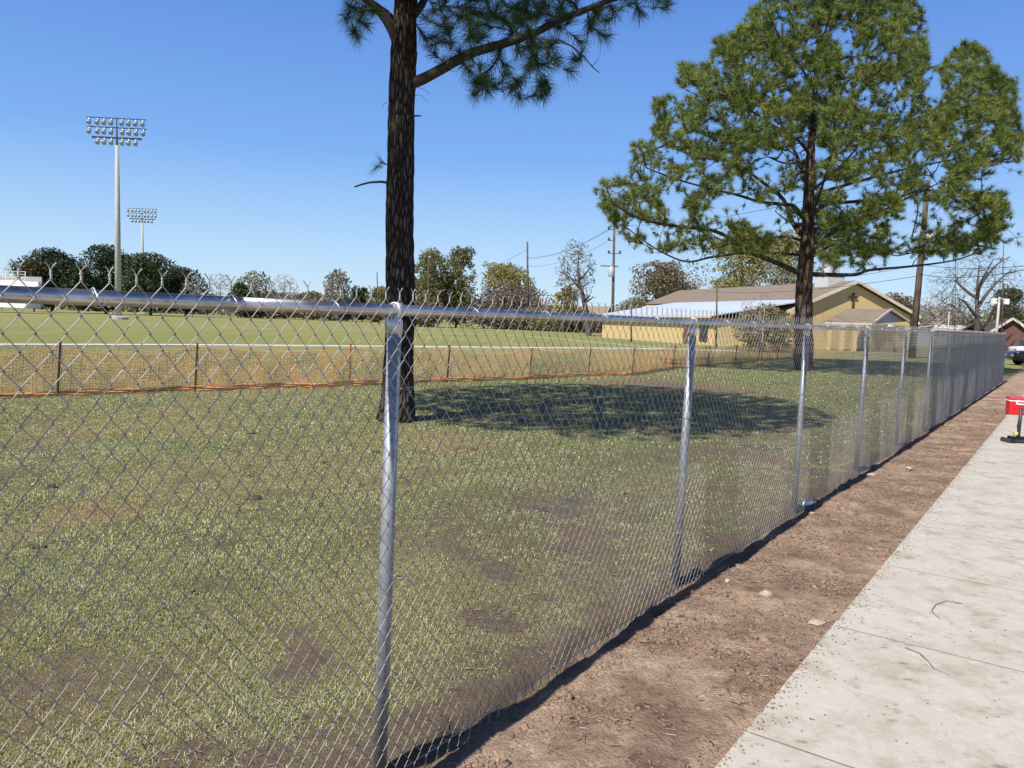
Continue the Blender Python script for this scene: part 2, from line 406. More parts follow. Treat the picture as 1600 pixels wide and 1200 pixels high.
for k in range(-4, 34):
    a = tj + k * pitch_ + .007; b = tj + (k + 1) * pitch_ - .008
    for (x0, x1) in ((PATH_S, PATH_S + 2.3),):
        e = .0035; ins = [(a, x0), (b, x0), (b, x1), (a, x1)]
        top = [(a + e, x0 + e), (b - e, x0 + e), (b - e, x1 - e), (a + e, x1 - e)]
        vs = [fpos(t, s, -.10) for t, s in ins] + [fpos(t, s, .0186) for t, s in ins] + [fpos(t, s, .019) for t, s in top]
        mb.add(vs, [(11, 10, 9, 8)] + [(i, (i + 1) % 4, (i + 1) % 4 + 4, i + 4) for i in range(4)] + [(i + 4, (i + 1) % 4 + 4, (i + 1) % 4 + 8, i + 8) for i in range(4)])
a = tj - 4 * pitch_; b = tj + 34 * pitch_
mb.prism([fpos(a, PATH_S + .02, -.03), fpos(b, PATH_S + .02, -.03), fpos(b, PATH_S + 2.28, -.03), fpos(a, PATH_S + 2.28, -.03)], (0, 0, .0478))
pth = MB()
pth.v, pth.f = mb.v[:-8], mb.f[:-6]; pth = pth.build('path', M_conc)
jb = MB(); jb.v, jb.f = mb.v[-8:], [tuple(i - (len(mb.v) - 8) for i in f) for f in mb.f[-6:]]
tag(jb.build('path_bed', simple('joint_dirt', (.22, .18, .14), .95)), kind='structure'); tag(pth, kind='structure')

# cross street beyond the far end of the fence
mb = MB(); mb.prism([(28, 60, .004), (260, 40, .004), (260, 47, .004), (28, 66.5, .004)], (0, 0, .004))
road = mb.build('road', simple('asphalt', (.20, .19, .18), .9, 0, .15, 1.2)); tag(road, kind='structure')

# ================================================================ GRASS (near turf)
def blades(n, ymin, ymax, hmin, hmax, wid, seed, lean=.8):
    R = np.random.default_rng(seed); K = int(n * 2.2)
    q = R.random(K); Y = np.sqrt(ymin ** 2 + q * (ymax ** 2 - ymin ** 2)); u = R.uniform(-.80, .92, K); X = u * (Y + .3)
    d, s_, t, s, e = masks(X, Y)
    keep = (s < .0) & (R.random(K) > d * .98) & (R.random(K) < .35 + 1.1 * fbm(X * 7, Y * 7, 3, 5))
    X, Y, d, s_ = X[keep][:n], Y[keep][:n], d[keep][:n], s_[keep][:n]; n = len(X); Z = height(X, Y) - .004
    h = R.uniform(hmin, hmax, n) * (1 - .45 * d) * (.6 + .8 * fbm(X * 2.5, Y * 2.5, 2, 1)); az = R.uniform(0, 2 * np.pi, n); ln = R.uniform(.5, 1.9, n) * lean
    az = az + 1.2 * fbm(X * 3, Y * 3, 2, 7) * 6
    dx, dy = np.cos(az), np.sin(az); wx, wy = -dy * wid / 2, dx * wid / 2; w = R.uniform(.7, 1.3, n)
    b = np.stack([X, Y, Z], 1)
    m = b + np.stack([dx * h * ln * .35, dy * h * ln * .35, h * .62], 1)
    tp = b + np.stack([dx * h * ln * 1.0, dy * h * ln * 1.0, h * np.maximum(.95 - .6 * ln, .05)], 1)
    o = np.stack([wx * w, wy * w, 0 * w], 1)
    V = np.stack([b - o, b + o, m + o * .8, m - o * .8, tp], 1).reshape(-1, 3)
    i0 = np.arange(n)[:, None] * 5
    return V, [i0 + np.array([0, 1, 2, 3]), i0 + np.array([3, 2, 4])], s_
gp = []; st = []
for args in ((150000, 1.7, 5.5, .014, .034, .0038, 1), (130000, 5.5, 10., .016, .038, .0062, 2), (90000, 10., 18., .02, .045, .011, 3), (50000, 18., 34., .03, .055, .022, 4)):
    V, Fs, s_ = blades(*args); gp.append((V, Fs)); st.append(np.repeat(s_, 5))
V, Fs = merge(gp); me = npmesh('grass', V, Fs)
a = me.attributes.new('straw', 'FLOAT', 'POINT'); a.data.foreach_set('value', np.clip(np.concatenate(st), 0, 1).astype(np.float32))
g = G('grass_blades').set(.6, 0, .25)
rn = g.n('ShaderNodeNewGeometry').outputs['Random Per Island']; no = g.noise(1.1, 4, .6)
c = g.ramp(g.math('ADD', g.math('MULTIPLY', rn, .6), g.math('MULTIPLY', no, .4)), [(.15, (.10, .12, .045)), (.38, (.20, .22, .085)), (.58, (.38, .38, .19)), (.78, (.66, .63, .42))])
c = g.mix(g.math('MULTIPLY', g.attr('straw'), .75), c, g.mix(rn, (.24, .19, .09), (.46, .37, .21)))
g.col(c); tr = g.n('ShaderNodeBsdfTranslucent'); g.l(c, tr.inputs[0]); mx = g.n('ShaderNodeMixShader'); mx.inputs[0].default_value = .25
g.l(g.b.outputs[0], mx.inputs[1]); g.l(tr.outputs[0], mx.inputs[2]); g.l(mx.outputs[0], g.o.inputs[0])
tag(link('grass', me, g.m), kind='stuff')

# ---- clods, wood chips and straw on the bare strip
R = np.random.default_rng(11)
ico = np.array([(0, 0, 1), (.89, 0, .45), (.28, .85, .45), (-.72, .53, .45), (-.72, -.53, .45), (.28, -.85, .45), (.72, .53, -.45), (-.28, .85, -.45), (-.89, 0, -.45), (-.28, -.85, -.45), (.72, -.53, -.45), (0, 0, -1)])
icf = np.array([(0, 1, 2), (0, 2, 3), (0, 3, 4), (0, 4, 5), (0, 5, 1), (1, 6, 2), (2, 7, 3), (3, 8, 4), (4, 9, 5), (5, 10, 1), (6, 7, 2), (7, 8, 3), (8, 9, 4), (9, 10, 5), (10, 6, 1), (11, 7, 6), (11, 8, 7), (11, 9, 8), (11, 10, 9), (11, 6, 10)])
def clods(n, tt, ss, size):
    X = PA[0] + U[0] * tt + NN[0] * ss; Y = PA[1] + U[1] * tt + NN[1] * ss; Z = height(X, Y)
    c = np.stack([X, Y, Z + size * .15], 1)
    J = ico[None] * R.uniform(.55, 1.25, (n, 12, 1)) * size[:, None, None] * R.uniform(.5, 1.3, (n, 1, 3)) * np.array([1, 1, .55]) * R.uniform(.6, 1.5, (n, 1, 3))
    return (c[:, None] + J).reshape(-1, 3), (np.arange(n)[:, None, None] * 12 + icf[None]).reshape(-1, 3)
n = 46000
tt = -1.5 + 22 * R.random(n) ** 1.6; ss = R.uniform(.12, PATH_S - .01, n); k = fbm(tt * 2, ss * 2 + 5, 3, 1) + .25 * R.random(n) > .57
tt, ss = tt[k], ss[k]; sz = R.uniform(.003, .012, len(tt)) * np.where(R.random(len(tt)) < .08, 1.9, 1)
cl1 = clods(len(tt), tt, ss, sz)
tag(link('soil_clods', npmesh('soil_clods', *cl1), simple('loose_soil', (.225, .148, .104), .95, 0, .5, 30)), kind='stuff')
n = 16000
tt = -1.5 + 24 * R.random(n) ** 1.5; ss = R.uniform(-1.0, PATH_S + .02, n)
k = (fbm(tt * 2 + 9, ss * 2, 3, 6) + .3 * R.random(n) > .66) ; tt, ss = tt[k], ss[k]; n = len(tt)
X = PA[0] + U[0] * tt + NN[0] * ss; Y = PA[1] + U[1] * tt + NN[1] * ss; Z = height(X, Y) + R.uniform(.001, .012, n)
az = R.uniform(0, 6.28, n); L = R.uniform(.008, .035, n); a0 = np.stack([np.cos(az) * L, np.sin(az) * L, R.uniform(-.3, .3, n) * L], 1); c = np.stack([X, Y, Z], 1)
bend = np.stack([-np.sin(az), np.cos(az), np.full(n, .6)], 1) * (L * R.uniform(-.3, .3, n))[:, None]
V, Fs = tubes(np.stack([c - a0, c + bend, c + a0], 1), np.repeat(R.uniform(.0008, .0022, n)[:, None], 3, 1), 3)
gm = G('dry_fibres').set(.9); rn = gm.n('ShaderNodeNewGeometry').outputs['Random Per Island']
gm.col(gm.ramp(rn, [(.2, (.07, .045, .032)), (.55, (.20, .14, .09)), (.9, (.50, .40, .26))]))
tag(link('dry_litter', npmesh('dry_litter', V, Fs), gm.m), kind='stuff')

# ================================================================ CHAIN LINK FENCE
fence = empty('chain_link_fence', fpos(0), 'long galvanised chain link fence running beside the concrete path into the distance', 'fence')
NP0, NP1 = -1, 12
def zr(t): return 1.812 + .0022 * max(0, t + 1.4)
tend = NP1 * SP + .7
tt_ = [-3.4] + [k * SP for k in range(NP0, NP1 + 1)][1:-1] + [tend]
def along(t): return fpos(t, 0, zr(t))
# rail in swaged lengths
lens = [(-3.4, -.68), (-.72, 5.75), (5.7, 12.1), (12.05, 18.5), (18.45, 24.8), (24.75, tend)]
for i, (a, b) in enumerate(lens):
    mb = MB(); pts = [along(t) for t in list(np.linspace(a, b - .09, 11)) + [b]]; pts[11:11] = [along(b - .088), along(b - .05)]
    mb.tube(pts, [.0212] * 11 + [.0194] * 3, 20)
    mb.build('top_rail', M_rail, fence, True)
for k in range(NP0, NP1 + 1):
    t = (k * SP if k < NP1 else tend) - (.05 if k == 0 else 0)
    lean = (.012 + .004 * math.sin(k * 2.3), .006 * math.sin(k * 5.1))
    x, y, _ = fpos(t, -.004); zt = zr(t) - .045
    pr = .0275 if k < NP1 else .036
    mb = MB(); mb.tube([(x - lean[0] * 2, y + lean[1], -.15), (x - lean[0], y + lean[1] / 2, zt * .5), (x, y, zt)], pr, 24)
    po = mb.build('post', M_post, fence, True)
    # loop cap: sleeve, shoulder and the loop that carries the rail
    mb = MB(); mb.lathe((x, y, zt - .045), [(0, pr + .003), (.05, pr + .003), (.056, pr - .002), (.064, .012)], 24)
    c = along(t); ux, uy = U
    ring = []
    for j in range(17):
        a = -math.pi * .5 + 2 * math.pi * j / 16
        ring.append((math.cos(a), math.sin(a)))
    vs = []; fs = []
    for j, (ca, sa) in enumerate(ring):
        for (du, rr_) in ((-.013, .0255), (.013, .0255), (.013, .0305), (-.013, .0305)):
            vs.append((c[0] + NN[0] * ca * rr_ + ux * du, c[1] + NN[1] * ca * rr_ + uy * du, c[2] + sa * rr_))
    for j in range(16):
        for q in range(4):
            fs.append((j * 4 + q, j * 4 + (q + 1) % 4, j * 4 + 4 + (q + 1) % 4, j * 4 + 4 + q))
    mb.add(vs, fs); mb.build('loop_cap', M_cap, po, True)
# fabric
a_, b_ = .0357, .0449; J = 42; S0 = .034
def fab(tc, z, off):   # ripple of the fabric plane
    s = S0 + .004 + off + .006 * (fbm(tc * 1.1, z * 1.3 + 4, 2, 3) - .5) + .012 * (fbm(tc * .7 + 8, z * .6, 2, 5) - .3) * np.clip((1.2 - z), 0, 1)
    tc2 = tc + .006 * (fbm(tc * 2.1, z * 2 + 1, 2, 1) - .5); z2 = z + .012 * (fbm(tc * 1.7 + 3, z * 1.5, 2, 2) - .5) * np.clip((1.75 - z) * 2, 0, 1)
    zb = np.clip((.25 - z2) / .25, 0, 1); z2 = z2 + zb * .03 * (vnoise(tc * 2.3, tc * 0, 4) - .5)
    return np.stack([PA[0] + U[0] * tc2 + NN[0] * s, PA[1] + U[1] * tc2 + NN[1] * s, z2], -1)
def ztop(t): return zr(0) + .038 + .0022 * np.clip(t + 1.4, 0, 99)
parts = []
i_all = np.arange(int(-3.3 / a_), int(tend / a_) - 1)
for (lo, hi, mode, sides, rad_) in ((-99, 6.5, 2, 5, .00145), (6.5, 14, 1, 4, .0017), (14, 99, 0, 3, .0034)):
    I = i_all[(i_all * a_ >= lo) & (i_all * a_ < hi)]
    if not len(I): continue
    j = np.arange(J + 1)
    colm = I[:, None] + (I[:, None] + j[None]) % 2
    side = np.where(colm == I[:, None], -1., 1.)              # which way the wire loops here
    tk = colm * a_ + side * .0026; zk = ztop(I[:, None] * a_) - j[None] * b_ + 0 * tk
    if mode == 0:
        Pp = fab(tk, zk, 0.)
    else:
        fr = (.09, .91) if mode == 2 else (.1, .9)
        T = np.zeros((len(I), J * 3 + 1)); Z = T.copy(); O = T.copy()
        T[:, ::3] = tk; Z[:, ::3] = zk
        dt = tk[:, 1:] - tk[:, :-1]; dz = zk[:, 1:] - zk[:, :-1]
        sgn = np.where(j[None, :-1] % 2 == 0, 1., -1.) * np.where(I[:, None] % 2 == 0, 1, -1)
        for q, fq in enumerate(fr):
            T[:, 1 + q::3] = tk[:, :-1] + dt * fq; Z[:, 1 + q::3] = zk[:, :-1] + dz * fq; O[:, 1 + q::3] = sgn * .0030
        Pp = fab(T, Z, O)
    rw = np.full(Pp.shape[:2], rad_)
    if mode: rw[:, ::3] *= 1.45
    parts.append(tubes(Pp, rw, sides))
# twisted selvage, top and bottom
def twist(cs, z0, up, n, turns, L, splay, sides, rr_):
    th = np.linspace(0, 1, n)
    out = []
    for ph in (0, np.pi):
        ang = ph + th * turns * 2 * np.pi
        rr2 = .0021 * np.ones(n)
        hh = th * L; w = np.zeros(n)
        ext = np.array([.35, 1.0]) * splay
        A_t = np.concatenate([np.cos(ang) * rr2, math.cos(ang[-1]) * .002 + ext * (1 if ph else -1)])
        A_s = np.concatenate([np.sin(ang) * rr2, [0, 0]]); H = np.concatenate([hh, [L + .006, L + .015]])
        jit = rng.uniform(-.25, .25, (len(cs), 1)); sc = rng.uniform(.75, 1.2, (len(cs), 1))
        T = cs[:, None] * a_ + A_t[None] * sc + H[None] * jit * .3
        P3 = np.stack([PA[0] + U[0] * T + NN[0] * (S0 + .006 + A_s[None]), PA[1] + U[1] * T + NN[1] * (S0 + .006 + A_s[None]), z0(cs * a_)[:, None] + up * H[None] + 0 * T], -1)
        out.append(tubes(P3, rr_, sides))
    return out
ev = i_all[i_all % 2 == 0] + 0
parts += twist(ev[ev * a_ < 6], ztop, 1, 14, 1.6, .026, .013, 5, .0018)
parts += twist(ev[ev * a_ >= 6], ztop, 1, 4, .5, .026, .013, 3, .0022)
zb = lambda t: ztop(t) - J * b_ + .03 * (vnoise(t * 2.3, t * 0, 4) - .5)
parts += twist(ev[ev * a_ < 9], zb, -1, 5, .8, .018, .014, 4, .0019)
V, Fs = merge(parts)
link('wire_mesh', npmesh('wire_mesh', V, Fs), M_wire, fence, True)
mb = MB(); ts = np.linspace(-3.3, tend, 160)
mb.tube([fpos(t, S0 + .012 + .004 * math.sin(t * 9), .012 + .012 * float(vnoise(t * 2.3, 0., 4)) - .03 * max(0, 1 - (t + .3) / 3) ** 1.3) for t in ts], .0024, 5)
mb.build('tension_wire', M_wire, fence, True)
# tie wires: loops round the rail and round the posts
nt_ = 0
for t in [-1.16, -.75, -.35, .42, .98, 1.55, 2.2, 3.4, 4.0, 4.9, 6.3, 7.0, 7.7, 9.2, 10.3, 12, 13.1, 15, 17]:
    mb = MB(); c = along(t); r_ = .0262; pts = []
    for j in range(15):
        a = 2 * math.pi * (j / 13.) - .3; pts.append((c[0] + NN[0] * math.cos(a) * (r_ + (.012 if abs(math.cos(a) - 1) < .1 else 0)) + U[0] * (.0022 * j - .015), c[1] + NN[1] * math.cos(a) * (r_ + (.012 if abs(math.cos(a) - 1) < .1 else 0)) + U[1] * (.0022 * j - .015), c[2] + math.sin(a) * r_))
    mb.tube(pts, .0018, 6).build('tie_wire', M_cap, fence, True)
for k in range(0, 5):
    for z in (.35, .75, 1.15, 1.5):
        t = k * SP; x, y, _ = fpos(t, -.004); pts = []
        for j in range(15):
            a = 2 * math.pi * j / 13. - .2; r_ = .0335 + (.010 if math.cos(a) > .9 else 0)
            lx = -.024 * (1 - z / 1.8)
            pts.append((x + lx + NN[0] * math.cos(a) * r_ + U[0] * math.sin(a) * r_, y + NN[1] * math.cos(a) * r_ + U[1] * math.sin(a) * r_, z + .0016 * j))
        MB().tube(pts, .0018, 6).build('tie_wire', M_wire, fence, True)

# ================================================================ PINES
class Tree:
    """skeleton of nodes grown towards attractor points"""
    def __init__(s): s.P = []; s.par = []; s.r = []
    def chain(s, pts, radii, par=-1, sub=4):
        pts = [np.array(p, float) for p in pts]
        n = len(pts); out = []
        for i in range(n - 1):
            p0 = pts[max(i - 1, 0)]; p1 = pts[i]; p2 = pts[i + 1]; p3 = pts[min(i + 2, n - 1)]
            for k in range(sub):
                t = k / sub
                q = .5 * (2 * p1 + (p2 - p0) * t + (2 * p0 - 5 * p1 + 4 * p2 - p3) * t * t + (3 * p1 - 3 * p2 + p3 - p0) * t ** 3)
                out.append((q, radii[i] * (1 - t) + radii[i + 1] * t))
        out.append((pts[-1], radii[-1])); ids = []
        for q, r in out:
            s.P.append(q); s.par.append(par); s.r.append(r); par = len(s.P) - 1; ids.append(par)
        return ids
    def nearest(s, p, upto=None):
        A = np.array(s.P[:upto]); return int(((A - p) ** 2).sum(1).argmin())
    def grow(s, att, step, start, R, sag=.06, tip=.01, pen=.35):
        """connect every attractor to the skeleton; returns tip node ids and directions"""
        cap_ = len(s.P) + len(att) * 40; A = np.empty((cap_, 3)); A[:len(s.P)] = s.P; n = len(s.P)
        dd = np.full(len(att), 1e9)
        for i in range(0, n): dd = np.minimum(dd, ((att - A[i]) ** 2).sum(1))
        tips = []
        for ai in np.argsort(dd):
            p = att[ai]; d = np.linalg.norm(A[start:n] - p, axis=1)
            k = int(d.argmin()) + start; q = A[k]; L = d[k - start]
            # start from a slightly earlier node so twigs leave at an angle
            for _ in range(int(L / step * .6)):
                if s.par[k] > start and np.linalg.norm(A[s.par[k]] - p) < L * 1.25: k = s.par[k]
            q = A[k]; L = np.linalg.norm(p - q); m = max(2, min(30, int(L / step)))
            side = R.normal(0, .07 * L, 3); side[2] = -abs(side[2]) * .3 - sag * L
            prev = k
            for j in range(1, m + 1):
                t = j / m; w = math.sin(math.pi * t)
                x = q * (1 - t) + p * t + side * w + R.normal(0, .012 * L, 3) * (j < m)
                s.P.append(x); s.par.append(prev); s.r.append(0); A[n] = x; prev = n; n += 1
            tips.append(prev)
        return tips
    def radii(s, tip, expo=2.3, k=1.0):
        n = len(s.P); acc = np.zeros(n); ch = np.zeros(n)
        for i in range(n): 
            if s.par[i] >= 0: ch[s.par[i]] += 1
        for i in range(n - 1, -1, -1):
            if ch[i] == 0: acc[i] = tip ** expo
            if s.par[i] >= 0: acc[s.par[i]] += acc[i] * k
        a = acc ** (1 / expo); r = np.array(s.r); s.R = np.where(r > 0, r, np.minimum(a, .12)); return s.R
    def mesh(s, sides_big=10, lo=0, hi=1e9, rmin=0, rmax=9):
        """polylines between forks"""
        n = len(s.P); kids = [[] for _ in range(n)]
        for i in range(n):
            if s.par[i] >= 0: kids[s.par[i]].append(i)
        parts = []; stack = [i for i in range(n) if s.par[i] < 0]
        lines = []
        for r0 in stack: lines.append([r0])
        out = []
        while lines:
            l = lines.pop(); c = l[-1]
            while kids[c]:
                ks = sorted(kids[c], key=lambda k: -s.R[k]); 
                for k in ks[1:]: lines.append([c, k])
                c = ks[0]; l.append(c)
            out.append(l)
        byk = {}
        for l in out:
            if len(l) < 2: continue
            P = np.array([s.P[i] for i in l]); r = np.array([s.R[i] for i in l])
            if l[0] != 0 and len(l) > 1: r[0] = min(r[0], r[1] * 1.15)
            m = r.max(); sd = sides_big if m > .06 else (5 if m > .02 else 3)
            parts.append((sd, P, r))
        V = []
        for sd, P, r in parts: V.append(tubes(P, r, sd))
        return V, [(m[2].max()) for m in parts]

def tufts(C, D, n, Lmin, Lmax, wid, R, spread=1.0, droop=0.0, seg=1):
    """needle bundles: C centres (N,3), D twig directions (N,3)"""
    N = len(C); d = R.normal(0, 1, (N, n, 3)); d /= np.linalg.norm(d, axis=2, keepdims=True)
    d = d * spread + D[:, None] * 1.0; d /= np.linalg.norm(d, axis=2, keepdims=True)
    L = R.uniform(Lmin, Lmax, (N, n, 1)); base = C[:, None] - D[:, None] * R.uniform(0, .5, (N, n, 1)) * Lmax
    side = np.cross(d, R.normal(0, 1, (N, n, 3))); side /= np.linalg.norm(side, axis=2, keepdims=True) + 1e-9; side *= wid / 2
    tip = base + d * L; tip[..., 2] -= droop * L[..., 0]
    if seg == 1:
        V = np.stack([base - side, base + side, tip], 2).reshape(-1, 3); return V, np.arange(len(V)).reshape(-1, 3)
    mid = base + d * L * .55; mid[..., 2] -= droop * .2 * L[..., 0]
    V = np.stack([base - side, base + side, mid + side * .9, mid - side * .9, tip], 2).reshape(-1, 3); i0 = np.arange(N * n)[:, None] * 5
    return V, [i0 + np.array([0, 1, 2, 3]), i0 + np.array([3, 2, 4])]

def inpoly(x, y, poly):
    x = np.asarray(x); y = np.asarray(y); c = np.zeros(x.shape, bool); n = len(poly)
    for i in range(n):
        x1, y1 = poly[i]; x2, y2 = poly[i - 1]
        c ^= ((y1 > y) != (y2 > y)) & (x < (x2 - x1) * (y - y1) / (y2 - y1 + 1e-9) + x1)
    return c

# ---------------- the near pine (trunk cut by the top of the frame)
R = np.random.default_rng(5)
T = Tree(); Y1 = gnd(618, 657)[1]
trunk = [at(619, 672, Y1), at(620, 652, Y1), at(622, 620, Y1), at(623, 560, Y1), at(625, 480, Y1), at(625, 400, Y1), at(625, 300, Y1), at(627, 200, Y1), at(629, 120, Y1), at(632, 50, Y1), at(636, -40, Y1 - .05), at(640, -130, Y1 - .1), at(640, -230, Y1 - .3), at(632, -330, Y1 - .5), at(620, -430, Y1 - .6)]
tr = T.chain(trunk, [.38, .33, .28, .25, .24, .235, .225, .222, .215, .20, .17, .145, .11, .07, .03], sub=5)
def limb(T, pts, Y0, dY, r, frm):
    P = [at(x, y, Y0 + dY * i / (len(pts) - 1)) for i, (x, y) in enumerate(pts)]
    k = T.nearest(P[0], frm); return T.chain(P, list(np.linspace(r[0], r[1], len(P))), k, 4)
nt0 = len(T.P)
limb(T, [(640, 128), (655, 126), (690, 108), (734, 84), (797, 65), (838, 50), (871, 33), (918, 14), (955, 0), (1010, -18), (1060, -32)], Y1, -.6, (.10, .028), nt0)
limb(T, [(622, 70), (612, 45), (594, 17), (573, 0), (548, -24), (505, -50)], Y1, -.5, (.10, .035), nt0)
limb(T, [(620, 40), (606, 20), (585, 6), (560, -6), (530, -16)], Y1, .6, (.05, .02), nt0)
limb(T, [(640, 30), (657, 10), (668, -8), (700, -60), (760, -120)], Y1, .5, (.08, .03), nt0)
for (z, az, L, r) in ((7.2, 190, 4.4, .09), (7.8, 235, 4.2, .09), (8.6, 150, 4.0, .08), (8.8, 60, 4., .08), (9.4, 300, 4.0, .08), (10.2, 10, 3.5, .07), (10.8, 200, 3.2, .06), (11.6, 120, 2.4, .05), (12, 280, 2.2, .05)):
    a = rad(az); p0 = np.array([-1.95, Y1 - .1, z]); d = np.array([math.sin(a), math.cos(a), .12])
    k = T.nearest(p0, nt0); T.chain([p0, p0 + d * L * .4, p0 + d * L * .75 + (0, 0, .2), p0 + d * L + (0, 0, .6)], [r, r * .7, r * .45, r * .25], k, 5)
nl = len(T.P)
vis = [(555, 15), (545, 35), (560, 58), (574, 42), (585, 20), (540, 8), (690, 8), (688, 40), (676, 74), (700, 66), (712, 30), (735, 48), (740, 18), (760, 38), (775, 8), (790, 15), (800, 40), (820, 18), (850, 6), (880, -4), (835, 30), (870, 60), (835, 70), (736, 112), (748, 132), (762, 146), (770, 120), (724, 96), (806, 140), (822, 108), (845, 120), (849, 152), (842, 76), (872, 90), (905, 92), (908, 60), (950, 36), (962, 24), (1000, 18), (1040, 8), (930, 22), (985, 3), (1012, -6), (1030, 0), (765, 70), (780, 85), (810, 80), (795, 100), (860, 40), (890, 26), (720, 80), (705, 90), (855, 100), (895, 110), (680, 20), (665, 60), (756, 20), (800, 8), (830, -6), (860, -10), (900, -8), (940, 8), (970, -8), (575, -12), (560, 30), (720, 5), (745, -10), (700, -10), (1045, -4), (880, 45), (925, 48), (846, 132), (818, 125), (785, 118), (752, 100),
       (695, 22), (702, 48), (685, 60), (728, 22), (748, 34), (768, 24), (782, 28), (808, 26), (815, 4), (845, 16), (866, 14), (822, 40), (790, 2), (765, -4), (735, 0), (812, 60), (858, 66), (746, 52), (730, 62), (895, 6), (915, -2), (875, 20), (552, 50), (568, 12), (551, -6), (838, 148), (742, 144), (766, 132), (838, 108), (830, 88), (858, 84)]
vis = vis + [(x + R.normal(0, 16), y + R.normal(0, 12)) for x, y in vis[::2] if 660 < x < 980]
A1 = np.array([at(x + R.normal(0, 3), y + R.normal(0, 3), Y1 + R.uniform(-.7, 1.1) - .2) for x, y in vis])
q = R.normal(0, 1, (6000, 3)); q /= np.linalg.norm(q, axis=1, keepdims=True); q *= R.uniform(.25, 1, (6000, 1)) ** .5
A2 = np.array([-2.9, 11.2, 9.2]) + q * np.array([4.7, 5.0, 3.2])
pr = (A2 - [0, 0, CAMZ]) @ NM; px = 800 + F * pr[:, 0] / -pr[:, 2]; py = 600 - F * pr[:, 1] / -pr[:, 2]
A2 = A2[((py < -45) | (px < 0)) & (A2[:, 2] > 5.5)][:3600]
tips = T.grow(np.concatenate([A1, A2]), .22, nt0, R, sag=.05)
T.radii(.006, 2.5)
par = np.array(T.par); PP = np.array(T.P); tp = np.array(tips)
D = PP[tp] - PP[par[tp]]; D /= np.linalg.norm(D, axis=1, keepdims=True) + 1e-9; D[:, 2] += .15; D /= np.linalg.norm(D, axis=1, keepdims=True)
pine1 = empty('pine_tree', gnd(618, 657), 'nearest pine, its dark trunk behind the fence post and its crown cut off above', 'tree', 'tall pines inside the fence')
def trunk_mesh(ctrl, radii_, sub, sides, amp, seed):
    S = Tree(); S.chain(ctrl, radii_, sub=sub); P = np.array(S.P); r = np.array(S.r)
    V, Fs = tubes(P, r, sides); V = V.reshape(len(P), sides, 3); c = P[:, None]; n = V - c
    th = np.arange(sides) / sides
    hh = np.linalg.norm(np.diff(P, axis=0, prepend=P[:1]), axis=1).cumsum()[:, None]
    w = fbm(th[None] * 26 + seed, hh * 2.2, 3, 2); w2 = vnoise(th[None] * 44 + seed, hh * 5, 4); w = (w + np.roll(w, sides // 2, 1)) / 2 if False else w
    w[:, -2:] = w[:, -2:] * .5 + w[:, :2] * .5
    flare = np.exp(-hh * 2.0) * .16 * np.cos(th[None] * 2 * np.pi * 5 + 1)
    V = c + n * (1 + amp * (w - .5) + amp * .4 * (w2 - .5) + flare)[..., None]
    return V.reshape(-1, 3), Fs
V, Fs = trunk_mesh(trunk, [.38, .33, .28, .25, .24, .235, .225, .222, .215, .20, .17, .145, .11, .07, .03], 26, 64, .22, 3.)
link('trunk', npmesh('trunk', V, Fs), M_bark, pine1, True)
TV, _ = T.mesh(10)
# limbs: every line but the trunk itself
link('limbs', npmesh('limbs', *merge(TV[1:] if len(TV) > 1 else TV)), M_limb, pine1, True)
near_t = tp[:len(A1)] if False else tp
dist = PP[tp]; isn = np.isin(tp, tp[np.argsort([np.min(((A1 - p) ** 2).sum(1)) for p in dist])[:len(A1)]])
Vn = tufts(PP[tp][isn], D[isn], 105, .18, .31, .0055, R, .95, .14, 2)
C2 = PP[par[tp]][isn]; Vn2 = tufts(C2, D[isn], 45, .15, .26, .0055, R, 1.0, .1, 2)
Vf = tufts(PP[tp][~isn], D[~isn], 44, .17, .30, .018, R, 1.1, .05, 1)
Vx = tufts(np.array([at(596, 254, Y1 - .1), at(588, 262, Y1 - .15)]), np.array([[-.9, 0, .3], [-.9, -.1, -.2]]), 40, .15, .27, .0042, R, .8, .1, 2)
link('needles', npmesh('needles', *merge([Vn, Vn2, (Vf[0], [Vf[1]]), Vx])), M_needle, pine1)
for pts, r in (([(608, 286), (596, 284), (578, 285), (566, 288), (554, 292)], .024), ([(640, 181), (658, 181)], .02), ([(607, 258), (596, 254), (586, 262)], .008),
               ([(643, 138), (655, 137), (665, 141), (672, 148)], .006), ([(643, 152), (652, 148), (660, 150), (668, 160)], .005), ([(644, 118), (650, 100), (652, 80)], .012),
               ([(872, 62), (893, 72), (912, 88), (925, 104), (937, 114)], .014), ([(925, 104), (933, 95), (938, 84)], .006), ([(605, 160), (600, 162), (598, 168)], .005)):
    MB().tube([at(x, y, Y1 - .15) for x, y in pts], list(np.linspace(r, r * .5, len(pts))), 7).build('dead_branch', M_limb, pine1, True)

